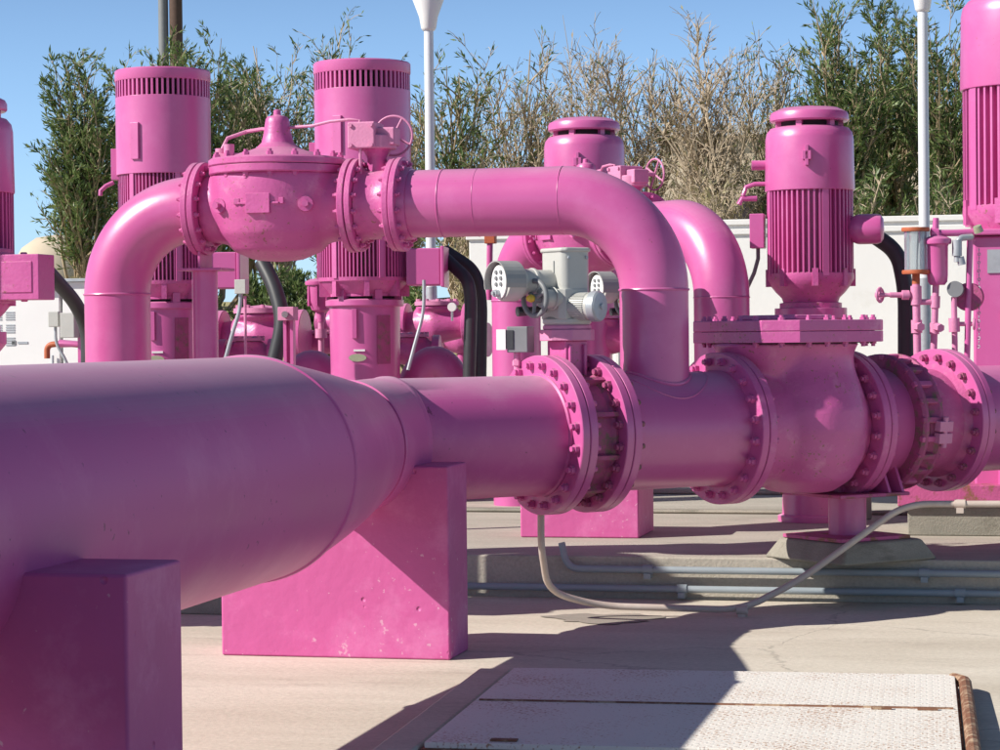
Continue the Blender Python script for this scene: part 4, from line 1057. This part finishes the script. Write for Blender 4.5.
addp(sg, 'needle_valve', palepk, lambda m: (m.cyl(V2(893, 295), V2(884, 295), .012, n=10), m.torus(V2(880, 295), (1, -.5, 0), .04, .009, 20, 8), m.cyl(V2(880, 287), V2(880, 303), .01, n=8), m.cyl(V2(875, 295), V2(886, 295), .014, n=10)))
addp(sg, 'union_nut', palepk, lambda m: m.cyl(V2(917, 327, ZI-.03), V2(921, 327, ZI-.09), .028, n=6))
ar = wthing('air_release_valve', 'pink air release pot right of the sight glass, with a pipe arm over the top', 'air valve', tuple(V2(933, 352)))
pb = V2(937.5, 285)
addp(ar, 'pot_body', paint, lambda m: m.lathe([(.02, 0), (.045, .0), (.06, .02), (.064, .06), (.066, .24), (.07, .25)], 32, Matrix.Translation(pb)))
addp(ar, 'pot_lid', paint, lambda m: m.lathe([(.07, .25), (.086, .255), (.088, .27), (.086, .285), (.06, .3), (.03, .305), (.025, .33), (.0, .33)], 32, Matrix.Translation(pb)))
addp(ar, 'pipe_stem', palepk, lambda m: (m.cyl(V2(936, 281), V2(933.5, 355), .021, n=18), m.cyl(V2(935.4, 296), V2(935, 308), .03, n=16), m.cyl(V2(916, 302), V2(937, 302), .018, n=14), m.cyl(V2(934.6, 323), V2(934.3, 334), .03, n=16)))
addp(ar, 'pipe_arm', paint, lambda m: (m.cyl(V2(935, 245), V2(936, 218), .024, .018, n=16), m.tube(rounded([V2(936, 233), V2(955, 233), V2(973, 232)], .04), .021, 14), m.cyl(V2(931, 233), V2(938, 233), .034, n=16)))
addp(ar, 'union_nut', palepk, lambda m: m.cyl(V2(936, 327, ZI-.03), V2(941, 328, ZI-.09), .026, n=6))
sp = wthing('sensor_line', 'thin pink pipe with grey ball valve and hanging chain left of the biggest pump', 'pipe', tuple(V2(966, 357)))
addp(sp, 'pipe_stem', paint, lambda m: m.cyl(V2(970, 236), V2(967, 360), .019, n=16))
addp(sp, 'grey_valve', galv, lambda m: (m.tube(rounded([V2(972, 237, ZI-.02), V2(958, 238, ZI-.05), V2(957, 262, ZI-.05)], .04), .02, 14), m.cyl(V2(957, 240, ZI-.05), V2(957, 256, ZI-.05), .03, n=16), m.cyl(V2(960, 257, ZI-.05), V2(962, 265, ZI-.05), .024, n=12)))
addp(sp, 'valve_lever', plateg, lambda m: m.cyl(V2(977, 226, ZI-.05), V2(979, 232, ZI-.04), .026, .03, n=12))
addp(sp, 'chain', galv, lambda m: [m.torus(V2(979+.25*sin(k), 250+k*4.2, ZI), (1, k % 2*1.5, 0), .009, .003, 10, 6) for k in range(24)] and None)
sg2 = wthing('round_gauge', 'pair of round instrument housings, one grey, one pink, below the grey valve', 'gauge', tuple(V2(956, 358)))
addp(sg2, 'grey_housing', greyd, lambda m: m.cyl(V2(955, 289, ZI-.05), V2(957, 290, ZI+.06), .05, n=28))
addp(sg2, 'pink_housing', grime, lambda m: m.cyl(V2(968, 297, ZI+.0), V2(970, 297, ZI+.12), .088, n=32))
addp(sg2, 'pipe_stem', palepk, lambda m: (m.cyl(V2(954, 297), V2(955, 358), .018, n=14), m.cyl(V2(954, 318), V2(954.5, 332), .034, n=12), m.cyl(V2(953, 324), V2(972, 324), .014, n=12), m.torus(V2(974, 324), (1, 0, 0), .03, .008, 16, 6)))
# base of the biggest pump: boxy head with a plate
g = gnd(1020, 15.0)
hb = wthing('pump_head', 'boxy pink pump head with a silver plate under the biggest motor', 'pump head', (g.x, g.y, .25))
addp(hb, 'head_box', paint, lambda m: m.box(g.x-.29, g.x+.4, g.y-.3, g.y+.3, .25, 2.17), .02)
addp(hb, 'silver_plate', galv, lambda m: m.box(g.x-.20, g.x+.05, g.y-.31, g.y-.302, 1.93, 2.08))
addp(hb, 'base_flange', paint, lambda m: m.box(g.x-.36, g.x+.46, g.y-.36, g.y+.36, 2.172, 2.21), .01)
addp(hb, 'latch', grime, lambda m: m.box(g.x-.12, g.x-.0, g.y-.315, g.y-.302, 1.62, 1.68))
# purple base under the right pipe
g5 = gnd(1012, 14.9)
bs = wthing('steel_stand', 'low pink steel base with short post under the right end of the main line', 'base', (g5.x, g5.y, .25))
addp(bs, 'base_plate', rustyp, lambda m: m.box(g5.x-.72, g5.x+.9, g5.y-.35, g5.y+.5, .44, .58), .008)
addp(bs, 'footing', conc_dark, lambda m: m.box(g5.x-.66, g5.x+.84, g5.y-.30, g5.y+.45, .25, .438), .01)
addp(bs, 'support_post', paint, lambda m: m.cyl((g5.x+.0, g5.y-.25, .5), (g5.x+.0, g5.y-.25, .78), .09, n=24))

# ================================================================== TERRAIN & TREES
def berm():
    mb = MB(); vs = []; fs = []
    xs = [-90+i*1.5 for i in range(121)]; ys = [27, 28.5, 30, 31.5, 33, 36, 40, 50, 70, 110]
    hs = [-.03, .5, 1.2, 1.75, 2.0, 2.1, 2.1, 2.0, 1.8, 1.5]
    for y, h in zip(ys, hs):
        for x in xs:
            vs.append((x, y, h + (random.uniform(-.1, .1) if h > .1 else 0)))
    n = len(xs)
    for j in range(len(ys)-1):
        for i in range(n-1): fs.append((j*n+i, j*n+i+1, (j+1)*n+i+1, (j+1)*n+i))
    mb.add(vs, fs); o = mb.build('hillside', drygrass, None, angle=80); tag(o, None, None, None, 'structure')
berm()

def tree(px, Z, top, w, nst, leaves, lm, bm_, label, cat='tree', group='scraggly trees along the bank', zb=1.9, tw=1.0, spread=1.0, lsz=1.0):
    g = gnd(px, Z, zb)
    H = at(px, top, Z).z - zb; W = w/F*Z
    t = thing('bank_tree', label, cat, g, random.uniform(0, 6), group)
    tr = MB(); lf = MB()
    def leaf(p, d, s):
        d = (d + V((random.uniform(-.7, .7), random.uniform(-.7, .7), random.uniform(-.6, .5)))).normalized()
        sd = d.cross(V((random.uniform(-1, 1), random.uniform(-1, 1), random.uniform(-1, 1)))).normalized()*s*.11
        lf.add([p, p+d*s*.5+sd, p+d*s, p+d*s*.5-sd], [(0, 1, 2, 3)])
    for i in range(nst):
        a = random.uniform(0, 2*pi); rr = random.uniform(.1, 1)**.7*W*.5*spread
        ht = H*random.uniform(.62, 1.0)*(1-.25*(rr/(W*.5+.01))**2)
        x = y = 0; pts = [V((random.gauss(0, .15), random.gauss(0, .15), -.1))]
        m = 8; wob = V((random.gauss(0, .1), random.gauss(0, .1), 0))
        for k in range(1, m+1):
            f = k/m
            pts.append(V((cos(a)*rr*f**1.5, sin(a)*rr*f**1.5, ht*f)) + wob*sin(f*5) + V((random.gauss(0, .04), random.gauss(0, .04), 0)))
        r0 = random.uniform(.018, .045)*(1.4 if i < 4 else 1)
        tr.tube(pts, [r0*(1-.85*k/m) for k in range(m+1)], 4, cap=False)
        nb = int(random.uniform(7, 13)*tw)
        for b in range(nb):
            f = random.uniform(.22, .98); k = min(int(f*m), m-1); p = pts[k].lerp(pts[k+1], f*m-k)
            aa = random.uniform(0, 2*pi); L_ = random.uniform(.35, 1.0)*(1.15-f*.7)*H*.26
            d = V((cos(aa)*.6, sin(aa)*.6, random.uniform(.5, 1.6))).normalized()
            q = [p]; 
            for s in range(4): q.append(q[-1] + (d+V((random.gauss(0, .18), random.gauss(0, .18), random.gauss(.02, .12))))*L_/4)
            tr.tube(q, [r0*.4*(1-.2*s) for s in range(5)], 3, cap=False)
            for s in range(int((4 if leaves < 2.5 else 3)*tw)):
                j = random.randint(1, 4); p1 = q[j]; dd = (d + V((random.gauss(0, .6), random.gauss(0, .6), random.gauss(0, .4)))).normalized()
                l2 = random.uniform(.12, .35)*H*.14+.08; p2 = p1 + dd*l2
                tr.tube([p1, p1+dd*l2*.5+V((0, 0, .02)), p2], [.006, .005, .0035], 3, cap=False)
                for _ in range(int(leaves+random.random())):
                    leaf(p1.lerp(p2, random.random()), dd, random.uniform(.06, .15)*lsz)
            for _ in range(int(leaves*2+random.random())):
                leaf(q[random.randint(1, 4)] + V((random.gauss(0, .05), random.gauss(0, .05), random.gauss(0, .05))), d, random.uniform(.06, .15)*lsz)
    tr.build('trunk', bm_, t, off=(0, 0, 0)); 
    if leaves: lf.build('crown', lm, t, off=(0, 0, 0))
trees = [
 (84, 34, 22, 96, 18, 11, leaf_g, bark, 'green leaved thin trunked tree left of the first slotted pump', 1),
 (182, 37, 22, 70, 13, 9, leaf_g, bark, 'green tree rising just behind the first slotted pump', 1),
 (212, 35, 28, 80, 15, 10, leaf_g, bark, 'green leaved tree between the wooden pole and the domed bonnet', 1),
 (280, 36, 6, 100, 13, 5, leaf_g, barkd, 'half bare tree above the domed bonnet of the near control valve', 1),
 (345, 38, 0, 110, 13, 4, leaf_g, barkd, 'tall half bare tree behind the second slotted pump', 1),
 (405, 36, 50, 80, 12, 4, leaf_d, barkd, 'tan twiggy tree left of the lamp post between the pumps', 1),
 (460, 34, 36, 90, 11, 5, leaf_g, bark, 'green twiggy tree right of the lamp post between the pumps', 1),
 (128, 36, 62, 60, 10, 9, leaf_g, bark, 'thin green tree close against the left side of the first slotted pump', 1),
 (245, 37, 42, 70, 12, 9, leaf_g, bark, 'leafy green tree midway between the two slotted pumps', 1),
 (378, 38, 30, 70, 10, 6, leaf_g, bark, 'half green tree at the right side of the second slotted pump', 1),
 (525, 36, 14, 100, 13, .7, leaf_g, barkd, 'nearly bare tan tree left above the hidden capped pump', 1.3),
 (585, 38, 2, 120, 13, .4, leaf_d, barkd, 'bare tan tree right above the hidden capped pump', 1.4),
 (648, 36, 8, 110, 12, .4, leaf_g, barkd, 'sparse tree above the small handwheel', 1.4),
 (712, 35, 0, 130, 14, .3, leaf_d, barkd, 'bare fan shaped tree between the handwheel and capped pump', 1.5),
 (775, 37, -2, 100, 12, 1.2, leaf_g, barkd, 'bare straw coloured tree directly behind the visible capped pump', 1.4),
 (838, 35, -4, 90, 17, 12, leaf_g, bark, 'leafy green tree just left of the right lamp post', 1),
 (893, 37, -20, 100, 18, 13, leaf_g, bark, 'tall leafy green tree behind the right lamp post', 1),
 (950, 35, -10, 90, 15, 11, leaf_g, bark, 'leafy green tree between right lamp post and biggest pump', 1),
]
for (px, Z, top, w, ns, lv, lm, bk, lab, tw) in trees:
    tree(px, Z, top, w, int(ns*1.7), lv, lm, bk, lab, tw=tw)
# trees to the sides for other viewpoints
for px in (-90, -10, 1040, 1120):
    tree(px, 37, 30 if px > 500 else 240, 110, 12, 6, leaf_g, bark, 'leafy bank tree beyond the %s edge of the photo' % ('right' if px > 500 else 'left'), group='bank trees beyond the photo edges')
for (px, w, top, lm, lab) in ((25, 60, 262, leaf_d, 'dry low bush behind the white cabinets'), (110, 90, 250, leaf_d, 'dry low bush behind the left bypass elbow'),(265, 70, 258, leaf_g, 'dark green bush between the first two slotted pumps'), (310, 60, 262, leaf_g, 'green bush just left of the second slotted pump'),
        (415, 60, 268, leaf_g, 'low bush behind the lamp post foot'), (480, 60, 262, leaf_d, 'dry bush left of the white wall end'), (190, 80, 255, leaf_g, 'low bush behind the first slotted pump')):
    tree(px, 29.5, top, w, 14, 12, lm, bark, lab, 'bush', 'low bushes on the bank', zb=1.0, spread=1.1, lsz=.9)
for (px, w, top, lm, lab) in ((700, 120, 150, leaf_d, 'straw coloured brush over the white wall, left of the capped pump'), (865, 110, 150, leaf_g, 'green brush over the white wall, right of the capped pump'),
        (940, 90, 160, leaf_g, 'green brush over the white wall, behind the sight glass'), (600, 120, 150, leaf_d, 'straw coloured brush behind the hidden capped pump'), (470, 90, 150, leaf_d, 'straw coloured brush behind the left lamp post')):
    tree(px, 31, top, w, 13, 4 if lm is leaf_g else 1, lm, barkd, lab, 'bush', 'brush above the white wall', zb=1.6, spread=1.1)

# wooden pole
g = gnd(180, 48, 1.8)
wp = thing('utility_pole', 'dark double wooden utility pole behind the first slotted pump', 'utility pole', g, 0)
mb = MB(); mb.cyl((0, 0, 0), (0, 0, 9), .15, .13, n=16); mb.build('wooden_pole', woodp, wp)
mb = MB(); mb.cyl((-.26, -.05, 0), (-.26, -.05, 9), .11, .1, n=16); mb.build('steel_riser', greyd, wp)
# beige buildings beyond
g = gnd(58, 80, 1)
tk = thing('storage_tank', 'pale beige domed tank beyond the trees at the left', 'tank', g, 0)
mb = MB(); mb.lathe([(1.6, 0), (1.6, 2.6), (1.5, 3.2), (1.2, 3.75), (.7, 4.1), (.1, 4.2)], 48); mb.build('tank_shell', beigew, tk)
g = gnd(850, 55, 1)
hs = thing('stucco_building', 'long pale beige stucco building glimpsed through the right hand trees', 'building', g, 0)
mb = MB(); mb.box(-4.5, 9, 0, 6, 0, 5.3); mb.build('wall', beigew, hs)
mb = MB(); mb.box(-4.8, 9.3, -.3, 6.3, 5.3, 5.55); mb.build('roof', galv, hs)
for i in range(5):
    mb = MB(); mb.box(-3+i*2.4, -1.9+i*2.4, -.03, .02, 2.6, 3.8); mb.build('window', dark, hs)
# far hills
mb = MB(); vs = []; N_ = 160
for i in range(N_):
    a = RAD(40)+RAD(130)*i/(N_-1); r = 900
    h = 14+9*sin(i*.13)+5*sin(i*.37+1)+2*sin(i*.9)
    vs += [(r*cos(a), r*sin(a), -5), (r*cos(a), r*sin(a), h), ((r+200)*cos(a), (r+200)*sin(a), h*.6)]
fs = []
for i in range(N_-1): fs += [(3*i, 3*i+3, 3*i+4, 3*i+1), (3*i+1, 3*i+4, 3*i+5, 3*i+2)]
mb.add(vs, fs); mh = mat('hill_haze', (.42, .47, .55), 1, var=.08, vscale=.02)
tag(mb.build('hills', mh), None, None, None, 'structure')

# ================================================================== LIGHT
LD = V((1, .60, -.835)).normalized()
sun = bpy.data.objects.new('sun', bpy.data.lights.new('sun', 'SUN')); COL.objects.link(sun)
sun.rotation_euler = LD.to_track_quat('-Z', 'Y').to_euler()
sun.data.energy = 5.0; sun.data.angle = RAD(.53); sun.data.color = (1, .945, .86)
w = bpy.data.worlds.new('World'); scene.world = w; w.use_nodes = True
nt = w.node_tree; bg = nt.nodes['Background']; sk = nt.nodes.new('ShaderNodeTexSky')
sk.sky_type = 'NISHITA'; sk.sun_disc = False
el = math.asin(-LD.z); az = atan2(-LD.x, -LD.y)     # clockwise from +Y
sk.sun_elevation = el; sk.sun_rotation = az
sk.air_density = 1.0; sk.dust_density = .2; sk.ozone_density = 2.5; sk.altitude = 300
tcw = nt.nodes.new('ShaderNodeTexCoord'); sx = nt.nodes.new('ShaderNodeSeparateXYZ'); nt.links.new(tcw.outputs['Generated'], sx.inputs[0])
mrw = nt.nodes.new('ShaderNodeMapRange'); mrw.inputs['From Min'].default_value = .02; mrw.inputs['From Max'].default_value = .30
nt.links.new(sx.outputs['Z'], mrw.inputs['Value'])
mt = nt.nodes.new('ShaderNodeMix'); mt.data_type = 'RGBA'; mt.inputs['A'].default_value = (1.6, 2.0, 2.75, 1); mt.inputs['B'].default_value = (.78, .76, .76, 1)
nt.links.new(mrw.outputs['Result'], mt.inputs['Factor'])
mu = nt.nodes.new('ShaderNodeMix'); mu.data_type = 'RGBA'; mu.blend_type = 'MULTIPLY'; mu.inputs['Factor'].default_value = 1
nt.links.new(sk.outputs[0], mu.inputs['A']); nt.links.new(mt.outputs['Result'], mu.inputs['B'])
cn = nt.nodes.new('ShaderNodeTexNoise'); cn.inputs['Scale'].default_value = 3.2; cn.inputs['Detail'].default_value = 8; cn.inputs['Roughness'].default_value = .6
cm = nt.nodes.new('ShaderNodeMapping'); cm.inputs['Scale'].default_value = (1, 1, 6); cm.inputs['Location'].default_value = (.4, .2, .3)
nt.links.new(tcw.outputs['Generated'], cm.inputs['Vector']); nt.links.new(cm.outputs[0], cn.inputs['Vector'])
cr = nt.nodes.new('ShaderNodeMapRange'); cr.inputs['From Min'].default_value = .45; cr.inputs['From Max'].default_value = .72; cr.inputs['To Max'].default_value = .22
nt.links.new(cn.outputs['Fac'], cr.inputs['Value'])
hz = nt.nodes.new('ShaderNodeMapRange'); hz.inputs['From Min'].default_value = 0; hz.inputs['From Max'].default_value = .19; hz.inputs['To Min'].default_value = .5; hz.inputs['To Max'].default_value = 0
nt.links.new(sx.outputs['Z'], hz.inputs['Value'])
ca = nt.nodes.new('ShaderNodeMath'); ca.operation = 'MAXIMUM'; nt.links.new(cr.outputs['Result'], ca.inputs[0]); nt.links.new(hz.outputs['Result'], ca.inputs[1])
cx = nt.nodes.new('ShaderNodeMix'); cx.data_type = 'RGBA'; nt.links.new(ca.outputs[0], cx.inputs['Factor']); nt.links.new(mu.outputs['Result'], cx.inputs['A'])
cx.inputs['B'].default_value = (6.6, 11.2, 17.0, 1)
nt.links.new(cx.outputs['Result'], bg.inputs[0]); bg.inputs[1].default_value = .056
vs_ = scene.view_settings
vs_.view_transform = 'Standard'; vs_.look = 'None'; vs_.gamma = 1; vs_.use_curve_mapping = False; vs_.exposure = 0.32
